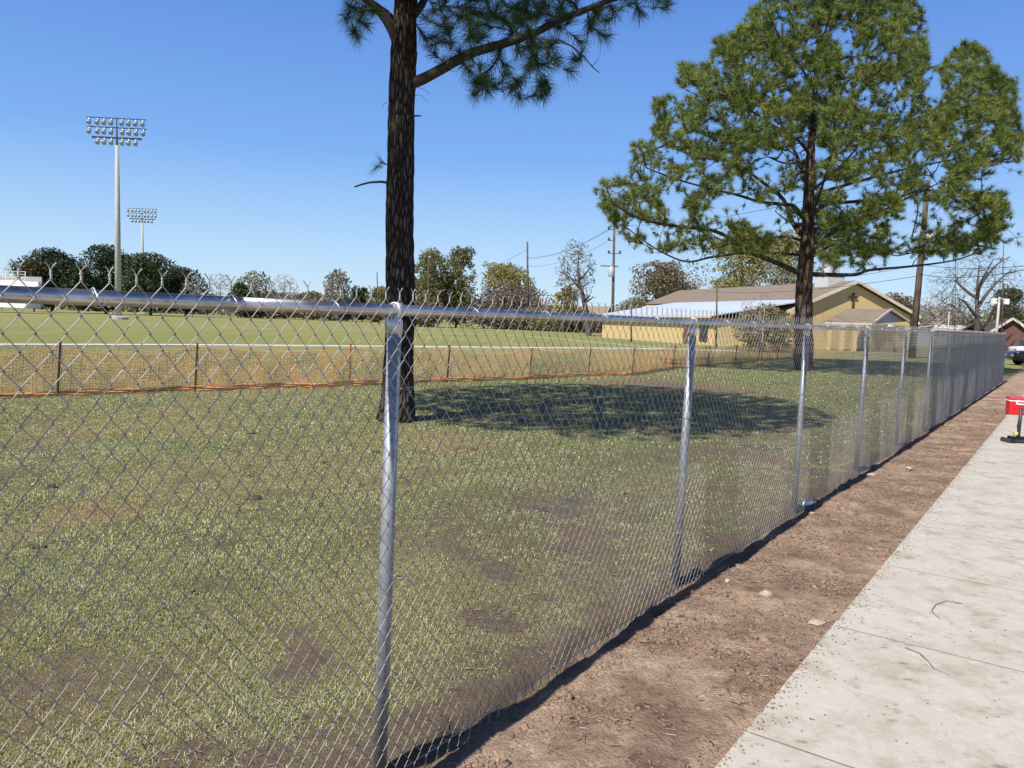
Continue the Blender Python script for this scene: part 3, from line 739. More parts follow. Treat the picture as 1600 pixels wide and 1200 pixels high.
# ---------------- the big pine beside the yellow building
R = np.random.default_rng(21)
T = Tree(); Y2 = 35.0
tpx = [(1255, 592), (1255, 578), (1256, 545), (1256, 500), (1257, 440), (1261, 385), (1263, 330), (1265, 270), (1268, 220), (1272, 170), (1276, 110), (1280, 50), (1284, -20), (1286, -75)]
trad = [.50, .43, .40, .385, .35, .31, .25, .20, .165, .13, .10, .075, .045, .02]
trunk = [at(x, y, Y2) for x, y in tpx]; T.chain(trunk, trad, sub=4); nt0 = len(T.P)
LB = [([(1252, 428), (1217, 412), (1187, 400), (1165, 390), (1140, 372), (1112, 360), (1062, 354), (1020, 347), (985, 335), (955, 315)], -5, (.13, .03)),
      ([(1165, 392), (1140, 398), (1110, 402), (1075, 409), (1040, 397), (1007, 377), (985, 360)], -3, (.06, .02)),
      ([(1250, 365), (1237, 345), (1224, 312), (1197, 289), (1145, 254), (1088, 245), (1040, 225)], 4, (.12, .03)),
      ([(1252, 338), (1240, 322), (1220, 319), (1187, 315), (1150, 304), (1119, 297), (1057, 280), (1010, 262)], -2, (.10, .03)),
      ([(1257, 280), (1248, 250), (1237, 227), (1219, 188), (1206, 144), (1195, 90)], 5, (.09, .02)),
      ([(1264, 240), (1250, 222), (1232, 210), (1202, 192), (1162, 166), (1110, 140)], -5, (.08, .02)),
      ([(1270, 264), (1290, 252), (1307, 240), (1359, 219), (1425, 188), (1469, 166), (1520, 130)], -4, (.11, .02)),
      ([(1268, 313), (1290, 299), (1315, 291), (1372, 275), (1425, 262), (1512, 245), (1570, 235)], 5, (.10, .02)),
      ([(1265, 340), (1276, 330), (1294, 319), (1337, 315), (1394, 311), (1447, 297), (1534, 306), (1570, 320)], -1, (.12, .02)),
      ([(1262, 400), (1278, 385), (1294, 367), (1329, 350), (1381, 328), (1425, 306), (1480, 280)], -6, (.10, .02)),
      ([(1262, 428), (1290, 429), (1337, 429), (1359, 422), (1425, 416), (1490, 407), (1535, 392)], 2, (.11, .02)),
      ([(1272, 180), (1300, 150), (1345, 110), (1390, 70), (1420, 30)], 4, (.07, .02)),
      ([(1274, 150), (1255, 110), (1225, 70), (1200, 20)], -4, (.06, .02)),
      ([(1262, 380), (1230, 370), (1190, 372), (1150, 375)], 6, (.07, .02)), ([(1262, 360), (1290, 355), (1330, 362), (1380, 372)], 6, (.07, .02))]
for pts, dY, r in LB: limb(T, pts, Y2, dY, r, nt0)
for (yy_, az, L) in ((300, 180, 6), (250, 0, 6), (200, 170, 5.5), (160, 350, 5), (340, 195, 7), (350, 5, 6.5), (110, 190, 4), (90, 20, 4), (40, 180, 3), (400, 178, 5.5)):
    p0 = at(1265, yy_, Y2); a = rad(az); d = np.array([math.sin(a), math.cos(a), .15]); k = T.nearest(p0, nt0)
    T.chain([p0, p0 + d * L * .5, p0 + d * L + (0, 0, .5)], [.08, .05, .02], k, 5)
poly = [(930, 292), (950, 275), (985, 280), (985, 225), (1020, 212), (1022, 150), (1055, 150), (1060, 98), (1110, 100), (1115, 62), (1150, 48), (1175, 15), (1190, -10), (1200, -60), (1290, -110), (1380, -50), (1435, 0), (1447, 40), (1452, 105), (1480, 92), (1500, 65), (1540, 75), (1560, 112), (1588, 130), (1588, 165), (1598, 210), (1602, 265), (1570, 295), (1580, 340), (1565, 370), (1530, 395), (1490, 400), (1440, 395), (1415, 385), (1380, 400), (1330, 400), (1290, 410), (1262, 400), (1235, 405), (1190, 395), (1100, 395), (1050, 392), (1010, 395), (978, 375), (950, 340), (930, 320)]
holes = [(1170, 335, 70, 13, .85), (1200, 280, 42, 14, .7), (1300, 242, 34, 13, .8), (1345, 235, 40, 8, .6), (1296, 288, 26, 9, .85), (1385, 362, 42, 24, .9), (1310, 325, 20, 7, .6), (1480, 345, 50, 28, .55), (1455, 352, 34, 34, .9), (1130, 330, 30, 12, .4), (1215, 345, 30, 16, .85), (1100, 370, 60, 12, .4), (1455, 140, 14, 30, .85), (1500, 225, 50, 14, .35), (1240, 250, 18, 30, .4), (1290, 395, 40, 12, .5), (1440, 375, 40, 14, .4), (1540, 200, 22, 14, .4), (1030, 310, 40, 8, .4), (1060, 130, 20, 20, .2), (1235, 385, 18, 20, .6)]
cx_, cy_ = R.uniform(925, 1605, 21000), R.uniform(-110, 415, 21000)
cx_[:3000] += 0; k = inpoly(cx_, cy_, poly)
# clumpy density
nz = fbm(cx_ / 34, cy_ / 24, 3, 4); k &= R.random(len(cx_)) < np.where(cy_ < 235, np.clip((nz - .325) * 7, .24, 1), np.clip((nz - .37) * 6, .05, 1) * .68)
for (hx, hy, rx, ry, s_) in holes:
    k &= ~((((cx_ - hx) / rx) ** 2 + ((cy_ - hy) / ry) ** 2 < 1) & (R.random(len(cx_)) < s_))
cx_, cy_ = cx_[k][:8800], cy_[k][:8800]
for (mx_, my_, sx_, sy_, n_) in ((1328, 358, 24, 18, 80), (1377, 372, 8, 20, 46), (1305, 392, 20, 16, 75), (1340, 395, 16, 12, 30), (1505, 372, 34, 14, 90), (1440, 385, 16, 8, 24), (1555, 345, 12, 18, 50)):
    cx_ = np.append(cx_, R.normal(mx_, sx_, n_)); cy_ = np.append(cy_, R.normal(my_, sy_, n_))
att = []
for x, y in zip(cx_, cy_):
    hw = np.interp(y, [-110, 0, 100, 200, 300, 410], [40, 130, 230, 300, 335, 300]); w = math.sqrt(max(0, 1 - ((x - 1268) / (hw + 20)) ** 2)); D_ = hw * Y2 / F * .78 * w
    sgn = 1 if R.random() < .5 else -1; dy = sgn * D_ * R.uniform(.0, 1) ** .6
    if y > 330: dy *= .8
    if abs(x - 1264) < 17 and 170 < y < 440 and dy < 0: dy = -dy
    att.append(at(x, y, Y2 + dy))
att = np.array(att)
tips = T.grow(att, .5, nt0, R, sag=.05); T.radii(.010, 2.45)
par = np.array(T.par); PP = np.array(T.P); tp = np.array(tips)
D = PP[tp] - PP[par[tp]]; D /= np.linalg.norm(D, axis=1, keepdims=True) + 1e-9; D[:, 2] += .45; D /= np.linalg.norm(D, axis=1, keepdims=True)
pine2 = empty('pine_tree', gnd(1255, 578), 'broad pine with a full rounded crown standing in front of the yellow building', 'tree', 'tall pines inside the fence')
V, Fs = trunk_mesh(trunk, trad, 16, 40, .16, 9.)
link('trunk', npmesh('trunk', V, Fs), M_bark2, pine2, True)
TV, _ = T.mesh(8); link('limbs', npmesh('limbs', *merge(TV[1:])), M_limb, pine2, True)
Va = tufts(PP[tp], D, 62, .20, .38, .015, R, .85, .02, 1)
Vb = tufts(PP[par[tp]] + R.normal(0, .09, (len(tp), 3)), D, 26, .18, .30, .015, R, 1.0, .02, 1)
link('needles', npmesh('needles', *merge([(Va[0], [Va[1]]), (Vb[0], [Vb[1]])])), M_needle2, pine2)

# ================================================================ FIELD FURNITURE
# orange safety net on steel stakes
ST = [gnd(*p)[:2] for p in ((89, 620), (304, 612), (546, 603), (698, 597), (826, 593), (918, 588), (987, 587), (1050, 577))]
ST = [ST[0] + (ST[0] - ST[1]) * 1.15] + ST
dlast = np.array([2.35, 3.6])
for k in range(6): ST.append(ST[-1] + dlast * (1 - .02 * k))
net = empty('safety_fence', (*ST[1], 0), 'sagging orange plastic net fence on thin stakes across the grass', 'fence')
M_net = simple('orange_plastic_net', (.82, .33, .12), .55, 0, .35, 1.5)
M_rust = simple('rusty_stake', (.05, .035, .03), .8, .4, .4, 8); M_red = simple('red_stake', (.28, .05, .03), .7, 0, .3, 8)
R = np.random.default_rng(3)
hs = [1.1, 1.12, 1.06, 1.08, 1.03, .98, .95, .97, 1.0] + [.95] * 6
for i, (p, h) in enumerate(zip(ST, hs)):
    z = ground_z(*p); lx, ly = R.normal(.03, .03), R.normal(0, .02)
    mb = MB(); mb.beam((p[0], p[1], z - .1), (p[0] + lx + .05, p[1] + ly, z + h), .035, .03); mb.beam((p[0] + .012, p[1] - .018, z), (p[0] + lx + .062, p[1] + ly - .018, z + h - .03), .012, .02)
    mb.build('stake', M_red if i == 3 else M_rust, net)
parts = []
cum = [0]
for a, b in zip(ST[:-1], ST[1:]): cum.append(cum[-1] + np.linalg.norm(b - a))
cum = np.array(cum); SX = np.array([p[0] for p in ST]); SY = np.array([p[1] for p in ST])
def netp(l, v):    # l along, v 0 bottom .. 1 top
    x = np.interp(l, cum, SX); y = np.interp(l, cum, SY); k = np.clip(np.searchsorted(cum, l) - 1, 0, len(cum) - 2)
    f = (l - cum[k]) / (cum[k + 1] - cum[k]); sag = 4 * f * (1 - f)
    topz = .98 - (.10 + .12 * vnoise(l * 0 + k * 3.7, l * 0, 2)) * sag + .03 * (vnoise(l * 3, l * 0, 1) - .5)
    slump = .45 + .3 * vnoise(l * .5, l * 0 + 2, 3)
    z = .03 + (topz - .03) * v ** (1 + .5 * slump)
    o = .06 * (fbm(l * 1.5, v * 2, 2, 4) - .5) + .05 * (1 - v) * (vnoise(l * 2.2, v * 0, 6) - .5)
    return np.stack([x + o, y - o - .03, z + height(x, y)], -1)
ls = np.arange(0, cum[-1], .11)
vv = np.linspace(0, 1, 16)
for v in vv[1:-1]: parts.append(tubes(netp(ls, v + 0 * ls)[None], .0040, 3))
parts.append(tubes(netp(ls, 1 + 0 * ls)[None], .006, 4))
for dz in (0., .03, .06, .085): parts.append(tubes((netp(ls, 0 * ls) + np.stack([0 * ls, .02 * np.sin(ls * 5 + dz * 90), dz * (.6 + .6 * vnoise(ls * 1.6, ls * 0 + dz * 9, 2))], -1))[None], .012, 4))
lv = np.arange(0, cum[-1], .055)
Vv = netp(np.repeat(lv[:, None], 10, 1) + .05 * np.linspace(0, 1, 10)[None], np.repeat(np.linspace(0, 1, 10)[None], len(lv), 0))
rr_ = np.where((np.arange(len(lv)) % 3 == 0)[:, None], .0065, .0028) + np.zeros((len(lv), 10)); parts.append(tubes(Vv, rr_, 3))
link('net', npmesh('net', *merge(parts)), M_net, net)

# pale kerb of the track and the thin inner line
k0 = gnd(0, 541); kp = [gnd(-260, 540), k0, gnd(300, 541), gnd(600, 543), gnd(850, 545), gnd(1050, 546.5), gnd(1150, 549)]
M_kerb = simple('kerb_concrete', (.74, .68, .55), .8, 0, .12, 1.0)
def ribbon(pts, w, h, z0=-.02):
    mb = MB()
    for a, b in zip(pts[:-1], pts[1:]):
        a = np.array(a); b = np.array(b); d = (b - a) / np.linalg.norm(b - a); n_ = np.array([d[1], -d[0], 0]) * w / 2
        mb.prism([a - n_ + (0, 0, z0), a + n_ + (0, 0, z0), b + n_ + (0, 0, z0), b - n_ + (0, 0, z0)], (0, 0, h - z0))
    return mb
kb = ribbon(kp, .8, .09).build('kerb', M_kerb); tag(kb, kind='structure')
lp = [gnd(-150, 505), gnd(150, 509), gnd(400, 513), gnd(650, 518.5), gnd(820, 525), gnd(1000, 541), gnd(1080, 547)]
ln = ribbon(lp, .5, .012).build('track_edge', simple('lime_line', (.42, .42, .27), .9, 0, .2, .6)); tag(ln, kind='structure')

# stadium floodlights
def floodlight(base, Hh, wid, label, yaw):
    root = empty('floodlight_mast', base, label, 'light pole', 'floodlight masts on the field')
    bx, by, _ = base; s = Hh / 24.
    mb = MB(); mb.lathe((bx, by, 0), [(0, .38 * s), (Hh * .5, .30 * s), (Hh * .86, .20 * s)], 16); mb.build('mast', M_pole, root, True)
    MB().lathe((bx, by, 0), [(0, 1.1 * s), (.35, 1.1 * s), (.5, .6 * s)], 16).build('base', M_pole, root)
    MB().lathe((bx, by, Hh * .86), [(0, .15 * s), (Hh * .03, .1 * s), (Hh * .135, .05 * s)], 8).build('spike', M_dark, root)
    c, sn = math.cos(yaw), math.sin(yaw)
    def P(u, z, o=0): return (bx + c * u - sn * o, by + sn * u + c * o, Hh * z)
    hw = wid / 2
    for z, k in ((.895, .84), (.945, 1.), (.99, 1.)):
        MB().beam(P(-hw * k, z), P(hw * k, z), .14 * s, .22 * s if k < 1 else .09 * s).build('crossarm', M_dark, root)
    for z, xs in ((.895, (-.62, -.40, -.16, .2, .42, .66)), (.945, (-.9, -.62, -.40, -.16, .22, .44, .68, .92)), (.99, (-.9, -.62, -.4, -.16, .2, .42, .66, .9))):
        for u in xs:
            p = Vector(P(u * hw, z - .004, -.1)); ax = Vector((-sn * -1 * .2 - .35 * c + .25, -.75, -.75)).normalized()
            q = p + Vector((0, 0, -.38 * s))
            h = MB(); h.lathe(p, [(0, .13 * s), (-.35 * s, .13 * s)], 8); h.lathe(q, [(-.15 * s, .12 * s), (.1 * s, .2 * s), (.3 * s, .29 * s)], 12, ax)
            lo = h.build('lamp_head', M_lampm, root, True)
            MB().lathe(q + ax * .305 * s, [(0, .275 * s), (.02 * s, .25 * s)], 12, ax).build('lens', M_lens, lo, True)
M_lampm = simple('spun_aluminium', (.42, .41, .38), .45, .5, .1); M_lens = simple('lamp_glass', (.30, .36, .42), .15, .2, .1)
b1 = gnd(185, 499); Hh1 = CAMZ + (480 - 190) / F * b1[1]
floodlight(b1, Hh1, 88 / F * b1[1], 'larger nearer floodlight mast with three rows of lamps', rad(4))
Yb = 228.; b2 = at(222, 300, Yb); b2[2] = 0
floodlight(b2, CAMZ + (481 - 327) / F * Yb, 45 / F * Yb, 'smaller farther floodlight mast with three rows of lamps', rad(4))

# small grandstand at the far left
Yg = 150.; x0 = at(-70, 450, Yg)[0]; x1 = at(42, 450, Yg)[0]; zt_ = at(20, 438, Yg)[2]
gs_ = empty('grandstand', (x0, Yg, 0), 'white grandstand with a railing at the far left of the field', 'grandstand')
M_white = simple('white_paint', (.72, .72, .70), .6, 0, .06, 1)
mb = MB()
for k in range(6): mb.box(((x0 + x1) / 2, Yg + k * .8, (zt_ - 1) * (k + 1) / 12 + 1), (x1 - x0, .8, (zt_ - 1) * (k + 1) / 6))
mb.build('terraces', M_white, gs_)
MB().box(((x0 + x1) / 2, Yg - .5, zt_ - .45), (x1 - x0, .1, .9)).build('fascia', M_white, gs_)
MB().box(((x0 + x1) / 2, Yg + 4.8, zt_ - 2), (x1 - x0, .2, 6)).build('back_wall', simple('grey_cladding', (.32, .33, .35), .7), gs_)
mb = MB(); zz = at(20, 424, Yg)[2]
for k in range(12): x = x0 + (x1 - x0) * k / 11.; mb.box((x, Yg - .4, (zt_ + zz) / 2), (.12, .12, zz - zt_))
for f in (.35, .68, 1.): mb.beam((x0, Yg - .4, zt_ + (zz - zt_) * f), (x1, Yg - .4, zt_ + (zz - zt_) * f), .08, .08)
mb.build('railing', M_white, gs_)

# two benches far across the grass
def bench(px, py, lab):
    b = gnd(px, py); r = empty('bench', b, lab, 'bench')
    MB().box((b[0], b[1], .45), (2.2, .4, .07)).build('seat', M_dark, r)
    MB().box((b[0], b[1] + .2, .75), (2.2, .06, .3)).build('backrest', M_dark, r)
    for sx in (-.9, .9): MB().box((b[0] + sx, b[1], .22), (.08, .38, .42)).build('leg', M_dark, r)
bench(537, 500, 'left of two tiny dark benches at the far edge of the field')
bench(577, 501.5, 'right of two tiny dark benches at the far edge of the field')

# ================================================================ BACKGROUND TREES
M_ev = foliage('evergreen_oak', (.012, .024, .009), (.030, .050, .016), (.075, .085, .030), .1, .10)
M_ev2 = foliage('evergreen_tawny', (.03, .03, .012), (.075, .068, .022), (.14, .11, .04), .1, .12)
M_ol = foliage('olive_leaf', (.09, .085, .035), (.20, .19, .075), (.34, .30, .13), .3, .12)  # leaf tones lightened to stand in for distance haze
M_yg = foliage('spring_leaf', (.11, .105, .03), (.26, .235, .07), (.44, .38, .13), .3, .12)  # paler too, with the distance haze put into the leaf colour
M_br = foliage('russet_leaf', (.09, .07, .04), (.20, .15, .08), (.32, .25, .13), .3, .12)
M_gy = foliage('budding_leaf', (.15, .13, .10), (.26, .235, .18), (.38, .35, .27), .3, .12)
M_bush = foliage('brush_twigs', (.13, .10, .08), (.23, .175, .13), (.32, .26, .20), .3, .3)
M_twig = simple('pale_twigs', (.34, .30, .27), .9, 0, .25, 1.)
M_twigd = simple('dark_twigs', (.12, .10, .085), .9, 0, .3, 1.)
BG = 'trees and brush beyond the field'
def leaf_tree(name, px, top, w, Y, mat, label, base=None, n=2600, leaf=None, seed=0, lobes=9, gap=.0, trunkm=None, lowf=.12, cat='tree', squash=.75):
    R = np.random.default_rng(100 + seed); c = at(px, top, Y); Hh = c[2]; x0 = c[0]; hw = w / F * Y / 2 * 1.12; leaf = leaf or Y * .00165; n = int(n * 3.0); lobes = int(lobes * 1.3)
    root = empty(name, (x0, Y, 0), label, cat, BG)
    z0 = Hh * lowf; cz = (z0 + Hh) / 2; hz = (Hh - z0) / 2
    C = []; 
    for k in range(lobes):
        a = 2 * math.pi * R.random(); q = R.uniform(.1, .72); zz = R.uniform(-.8, .66); f = math.sqrt(max(0.05, 1 - zz * zz))
        C.append((x0 + hw * q * f * math.cos(a) * 1.15, Y + hw * q * f * math.sin(a), cz + hz * zz, R.uniform(.34, .52)))
    C.append((x0 + R.uniform(-.2, .2) * hw, Y, Hh - hz * .42, .42)); C = np.array(C)
    k = R.integers(0, len(C), n); d = R.normal(0, 1, (n, 3)); d /= np.linalg.norm(d, axis=1, keepdims=True); rr = R.uniform(.35, 1.05, n) ** .6
    r_ = C[k, 3]; P = C[k, :3] + d * (rr * r_)[:, None] * np.array([hw, hw, hz * squash])
    m_ = R.random(n) < .38; e_ = d * (R.random((n, 1)) ** .4); P[m_] = np.array([x0, Y, cz - .06 * hz]) + e_[m_] * np.array([hw * .93, hw * .93, hz * .94])
    P += R.normal(0, leaf * .5, (n, 3)); P[:, 2] = np.maximum(P[:, 2], z0 * .6)
    nz_ = fbm(P[:, 0] / hw * 4 + 30, P[:, 2] / hw * 4 + 30, 3, seed % 8); P = P[(nz_ > .30 + gap) | (R.random(n) < .06)]; n = len(P)
    a = R.normal(0, 1, (n, 3)); a /= np.linalg.norm(a, axis=1, keepdims=True); b = np.cross(a, R.normal(0, 1, (n, 3))); b /= np.linalg.norm(b, axis=1, keepdims=True)
    s = R.uniform(.5, 1.25, (n, 1)) * leaf
    V = np.stack([P - a * s, P + b * s * .6, P + a * s, P - b * s * .6], 1).reshape(-1, 3)
    link('crown', npmesh('crown', V, np.arange(4 * n).reshape(-1, 4)), mat, root)
    S = Tree(); tr_ = max(.12, hw * .055)
    S.chain([(x0, Y, -.1), (x0 + R.normal(0, .02) * hw, Y, Hh * .3), (x0 + R.normal(0, .05) * hw, Y, Hh * .62), (x0, Y, Hh * .86)], [tr_, tr_ * .8, tr_ * .45, .03], sub=3)
    S.grow(C[:, :3] + R.normal(0, .1 * hw, (len(C), 3)), hw * .25, 3, R, sag=.0); S.R = None; S.radii(tr_ * .3, 2.2)
    TVs, _ = S.mesh(6); link('trunk', npmesh('trunk', *merge(TVs)), trunkm or M_brown_bark, root)
    return root
def bare_tree(name, px, top, w, Y, label, seed=0, n=260, mat=None, buds=None, trunk_r=None, fork=.25, lean=0., basex=None, tipr=None, cat='tree', shell=.15):
    R = np.random.default_rng(500 + seed); c = at(px, top, Y); Hh = c[2]; x0 = c[0]; hw = w / F * Y / 2
    bx = at(basex, 500, Y)[0] if basex else x0
    root = empty(name, (bx, Y, 0), label, cat, BG); S = Tree(); tr_ = trunk_r or max(.1, hw * .06)
    S.chain([(bx, Y, -.1), (bx + (x0 - bx) * .2, Y, Hh * fork * .6), (bx * .5 + x0 * .5, Y, Hh * fork * 1.2), (x0 + lean * hw, Y, Hh * .62), (x0 + lean * hw * 1.2, Y, Hh * .9)], [tr_, tr_ * .9, tr_ * .7, tr_ * .35, .02], sub=4)
    st_ = 4
    for k in range(7):
        a = R.uniform(0, 6.28); z = Hh * R.uniform(fork * .8, .6); p0 = np.array([S.P[S.nearest(np.array([x0, Y, z]))][0], Y, z]); kk = S.nearest(p0, 17)
        d = np.array([math.cos(a), math.sin(a) * .9, R.uniform(.45, 1.1)]); L = hw * R.uniform(.55, .85)
        p0 = np.array(S.P[kk]); S.chain([p0, p0 + d * L * .35 + R.normal(0, .05 * hw, 3), p0 + d * L * .7 + (0, 0, .05 * hw), p0 + d * L + R.normal(0, .08 * hw, 3)], [tr_ * .5, tr_ * .35, tr_ * .2, tr_ * .1], kk, 4)
    n = int(n * 2.0); d = R.normal(0, 1, (n, 3)); d /= np.linalg.norm(d, axis=1, keepdims=True); q = R.uniform(shell, 1, (n, 1)) ** .45
    z0 = Hh * fork * .8; A = np.array([x0, Y, (Hh + z0) / 2]) + d * q * np.array([hw, hw, (Hh - z0) / 2])
    S.grow(A, hw * .07, st_, R, sag=-.05); tipr = tipr or Y * .00016; S.tipr = tipr; S.radii(tipr, 2.3)
    TVs, _ = S.mesh(6); nm = S
    link('trunk', npmesh('trunk', *merge(TVs[:1])), mat or M_grey_bark, root)
    link('branches', npmesh('branches', *merge(TVs[1:])), mat or M_twig, root)
    if buds:
        m, cnt, size = buds; P = np.array(S.P)[17:]; P = P[R.integers(0, len(P), cnt)] + R.normal(0, hw * .05, (cnt, 3))
        P = P[P[:, 2] > z0]; cnt = len(P); a = R.normal(0, 1, (cnt, 3)); b = np.cross(a, R.normal(0, 1, (cnt, 3))); a /= np.linalg.norm(a, axis=1, keepdims=True); b /= np.linalg.norm(b, axis=1, keepdims=True)
        V = np.stack([P - a * size, P + b * size * .6, P + a * size, P - b * size * .6], 1).reshape(-1, 3)
        link('leaves', npmesh('leaves', V, np.arange(4 * cnt).reshape(-1, 4)), m, root)
    return root
E_ = 'evergreen_tree'
leaf_tree(E_, 80, 381, 95, 190, M_ev, 'dark evergreen beside the grandstand, leftmost of the evergreen clump', seed=1, n=5200, lobes=14, lowf=.08)
leaf_tree(E_, 52, 402, 44, 184, M_ev2, 'tawny topped evergreen between the grandstand and the dark clump', seed=2, n=1800, lobes=7, lowf=.08)
leaf_tree(E_, 165, 375, 92, 195, M_ev, 'tallest dark evergreen directly behind the nearer floodlight mast', seed=3, n=5600, lobes=15, lowf=.06)
leaf_tree(E_, 235, 388, 92, 192, M_ev, 'round dark evergreen directly behind the farther floodlight mast', seed=4, n=5600, lobes=15, lowf=.06)
leaf_tree(E_, 290, 412, 66, 200, M_ev, 'lower dark evergreen at the right end of the evergreen clump', seed=5, n=3400, lobes=10, lowf=.05)
leaf_tree(E_, 122, 412, 50, 186, M_ev, 'short dark evergreen filling the gap left of the nearer floodlight mast', seed=6, n=2600, lobes=8, lowf=.05)
leaf_tree(E_, 2, 433, 18, 200, M_ev, 'dark evergreen sliver at the extreme left edge over the grandstand', seed=7, n=900, lobes=4)
leaf_tree(E_, 376, 440, 40, 215, M_ev, 'small dark evergreen in front of the grey bare trees', seed=8, n=1500, lobes=6, lowf=.03)
leaf_tree(E_, 567, 446, 30, 230, M_ev, 'small dark rounded evergreen just left of the near pine trunk', seed=9, n=1200, lobes=5, lowf=.03)
bt = 'bare_tree'
bare_tree(bt, 22, 404, 40, 215, 'bare grey tree rising behind the grandstand', 1, 220)
bare_tree(bt, 300, 428, 40, 180, 'pale bare tree at the right foot of the evergreen clump', 2, 200)
bare_tree(bt, 345, 424, 52, 235, 'bare grey tree right of the evergreen clump', 3, 300)
bare_tree(bt, 398, 421, 62, 230, 'bare grey tree with a green tinged top in the middle distance', 4, 380, buds=(M_ol, 900, .42))
bare_tree(bt, 445, 426, 50, 232, 'pale bare tree right of the green tinged one', 5, 300)
bare_tree(bt, 528, 421, 46, 220, 'dense tan bare tree standing apart left of the near pine trunk', 6, 460, buds=(M_gy, 1500, .38))
lt = 'leafy_tree'
leaf_tree(lt, 490, 452, 40, 235, M_ol, 'low olive tree left of the dense tan bare tree', seed=11, n=1300, lobes=6, lowf=.02)
leaf_tree(lt, 590, 446, 40, 225, M_ol, 'low olive tree directly left of the near pine trunk', seed=12, n=1300, lobes=6, lowf=.02)
leaf_tree(lt, 672, 386, 64, 150, M_ol, 'tall olive tree just right of the near pine trunk', seed=13, n=4600, lobes=14, lowf=.04, gap=.04)
leaf_tree(lt, 716, 377, 60, 153, M_ol, 'taller twin of the olive tree, slightly further right of the near pine trunk', seed=14, n=4600, lobes=14, lowf=.04, gap=.04)
leaf_tree(lt, 796, 407, 84, 165, M_yg, 'yellow green tree with a wide round top behind the bare utility pole', seed=15, n=3800, lobes=13, lowf=.3, gap=.05)
bs = 'brush_thicket'
leaf_tree(bs, 795, 441, 105, 158, M_bush, 'brown brush thicket beneath the yellow green tree', seed=16, n=4200, lobes=16, lowf=.0, cat='brush', squash=1)
leaf_tree(bs, 640, 470, 90, 150, M_bush, 'brown brush thicket at the foot of the near pine trunk', seed=17, n=2200, lobes=12, lowf=.0, cat='brush')
leaf_tree(bs, 520, 462, 120, 228, M_bush, 'low brown thicket below the tan bare tree', seed=18, n=2600, lobes=16, lowf=.0, cat='brush')
leaf_tree(bs, 420, 462, 110, 228, M_bush, 'low brown thicket below the grey bare trees', seed=19, n=2600, lobes=16, lowf=.0, cat='brush')
leaf_tree(bs, 870, 474, 130, 150, M_ol, 'low dull green thicket left of the transformer pole', seed=20, n=3000, lobes=16, lowf=.0, cat='brush')
leaf_tree(bs, 1000, 462, 90, 160, M_gy, 'grey brown thicket just right of the transformer pole', seed=21, n=2200, lobes=12, lowf=.0, cat='brush')
leaf_tree(bs, 1396, 452, 74, 150, M_br, 'russet thicket behind the right end of the yellow building', seed=22, n=3200, lobes=12, lowf=.0, cat='brush')
leaf_tree(bs, 1460, 472, 110, 190, M_gy, 'grey green thicket left of the big bare tree', seed=23, n=3200, lobes=14, lowf=.0, cat='brush')
leaf_tree(bs, 1570, 475, 110, 185, M_ol, 'green grey thicket behind the gabled house at the right', seed=24, n=3200, lobes=14, lowf=.0, cat='brush')
bare_tree(bt, 902, 371, 66, 110, 'gnarled bare tree with sparse leaves left of the transformer pole', 7, 420, M_brown_bark, (M_gy, 700, .16), .42, .35, .1, 921)
leaf_tree(lt, 882, 442, 42, 140, M_yg, 'small pale tree at the foot of the gnarled bare tree', seed=25, n=900, lobes=7, lowf=.3, gap=.08)
leaf_tree(lt, 1040, 400, 108, 125, M_br, 'rust tinged tree behind the left end of the yellow building', seed=26, n=3400, lobes=15, lowf=.28, gap=.07)
leaf_tree(lt, 1165, 350, 120, 135, M_yg, 'yellow green tree seen through the big pine, left of its trunk', seed=27, n=4800, lobes=16, lowf=.25, gap=.06)
leaf_tree(lt, 1232, 352, 58, 140, M_yg, 'narrow yellow green tree close against the big pine trunk', seed=28, n=2400, lobes=9, lowf=.3, gap=.05)
bare_tree(bt, 1205, 402, 90, 130, 'grey bare tree below the yellow green trees behind the roof', 8, 380)
bare_tree(bt, 1085, 430, 60, 128, 'thin bare tree behind the roof, right of the rust tinged tree', 9, 240)
bare_tree(bt, 1532, 392, 150, 95, 'big spreading bare tree at the right with a thick forked trunk', 10, 1700, M_brown_bark, None, .5, .22, .0, 1532, .011)
bare_tree(bt, 1470, 452, 70, 120, 'small bare tree between the leaning pole and the big bare tree', 11, 260)
leaf_tree(E_, 1578, 446, 42, 150, M_ev, 'small dark pine behind the gabled house', seed=29, n=1300, lobes=6, lowf=.3)
leaf_tree('shrub', 1196, 474, 92, 62, M_ol, 'olive shrub against the long wall of the yellow building', seed=30, n=3200, lobes=12, lowf=.0, leaf=.12, cat='shrub', squash=1)
bare_tree('bare_shrub', 1190, 452, 80, 60, 'thin leafless shrub poking above the olive shrub', 12, 120, None, None, .05, .15, cat='shrub')
# far wood that closes the horizon
R = np.random.default_rng(77); n = 26000
x = R.uniform(-1.15, 1.25, n); Yw = 300 + R.uniform(0, 40, n); X = x * Yw; hh = 4 + 9 * fbm(x * 22, x * 0, 3, 3); P = np.stack([X, Yw, hh * R.random(n) ** .8], 1)
a = R.normal(0, 1, (n, 3)); b = np.cross(a, R.normal(0, 1, (n, 3))); a /= np.linalg.norm(a, axis=1, keepdims=True); b /= np.linalg.norm(b, axis=1, keepdims=True); s = R.uniform(.5, 1.6, (n, 1))
V = np.stack([P - a * s, P + b * s * .6, P + a * s, P - b * s * .6], 1).reshape(-1, 3)
tag(link('far_wood', npmesh('far_wood', V, np.arange(4 * n).reshape(-1, 4)), foliage('far_wood_leaf', (.08, .08, .05), (.15, .14, .09), (.23, .20, .14), .2, .03)), kind='stuff')

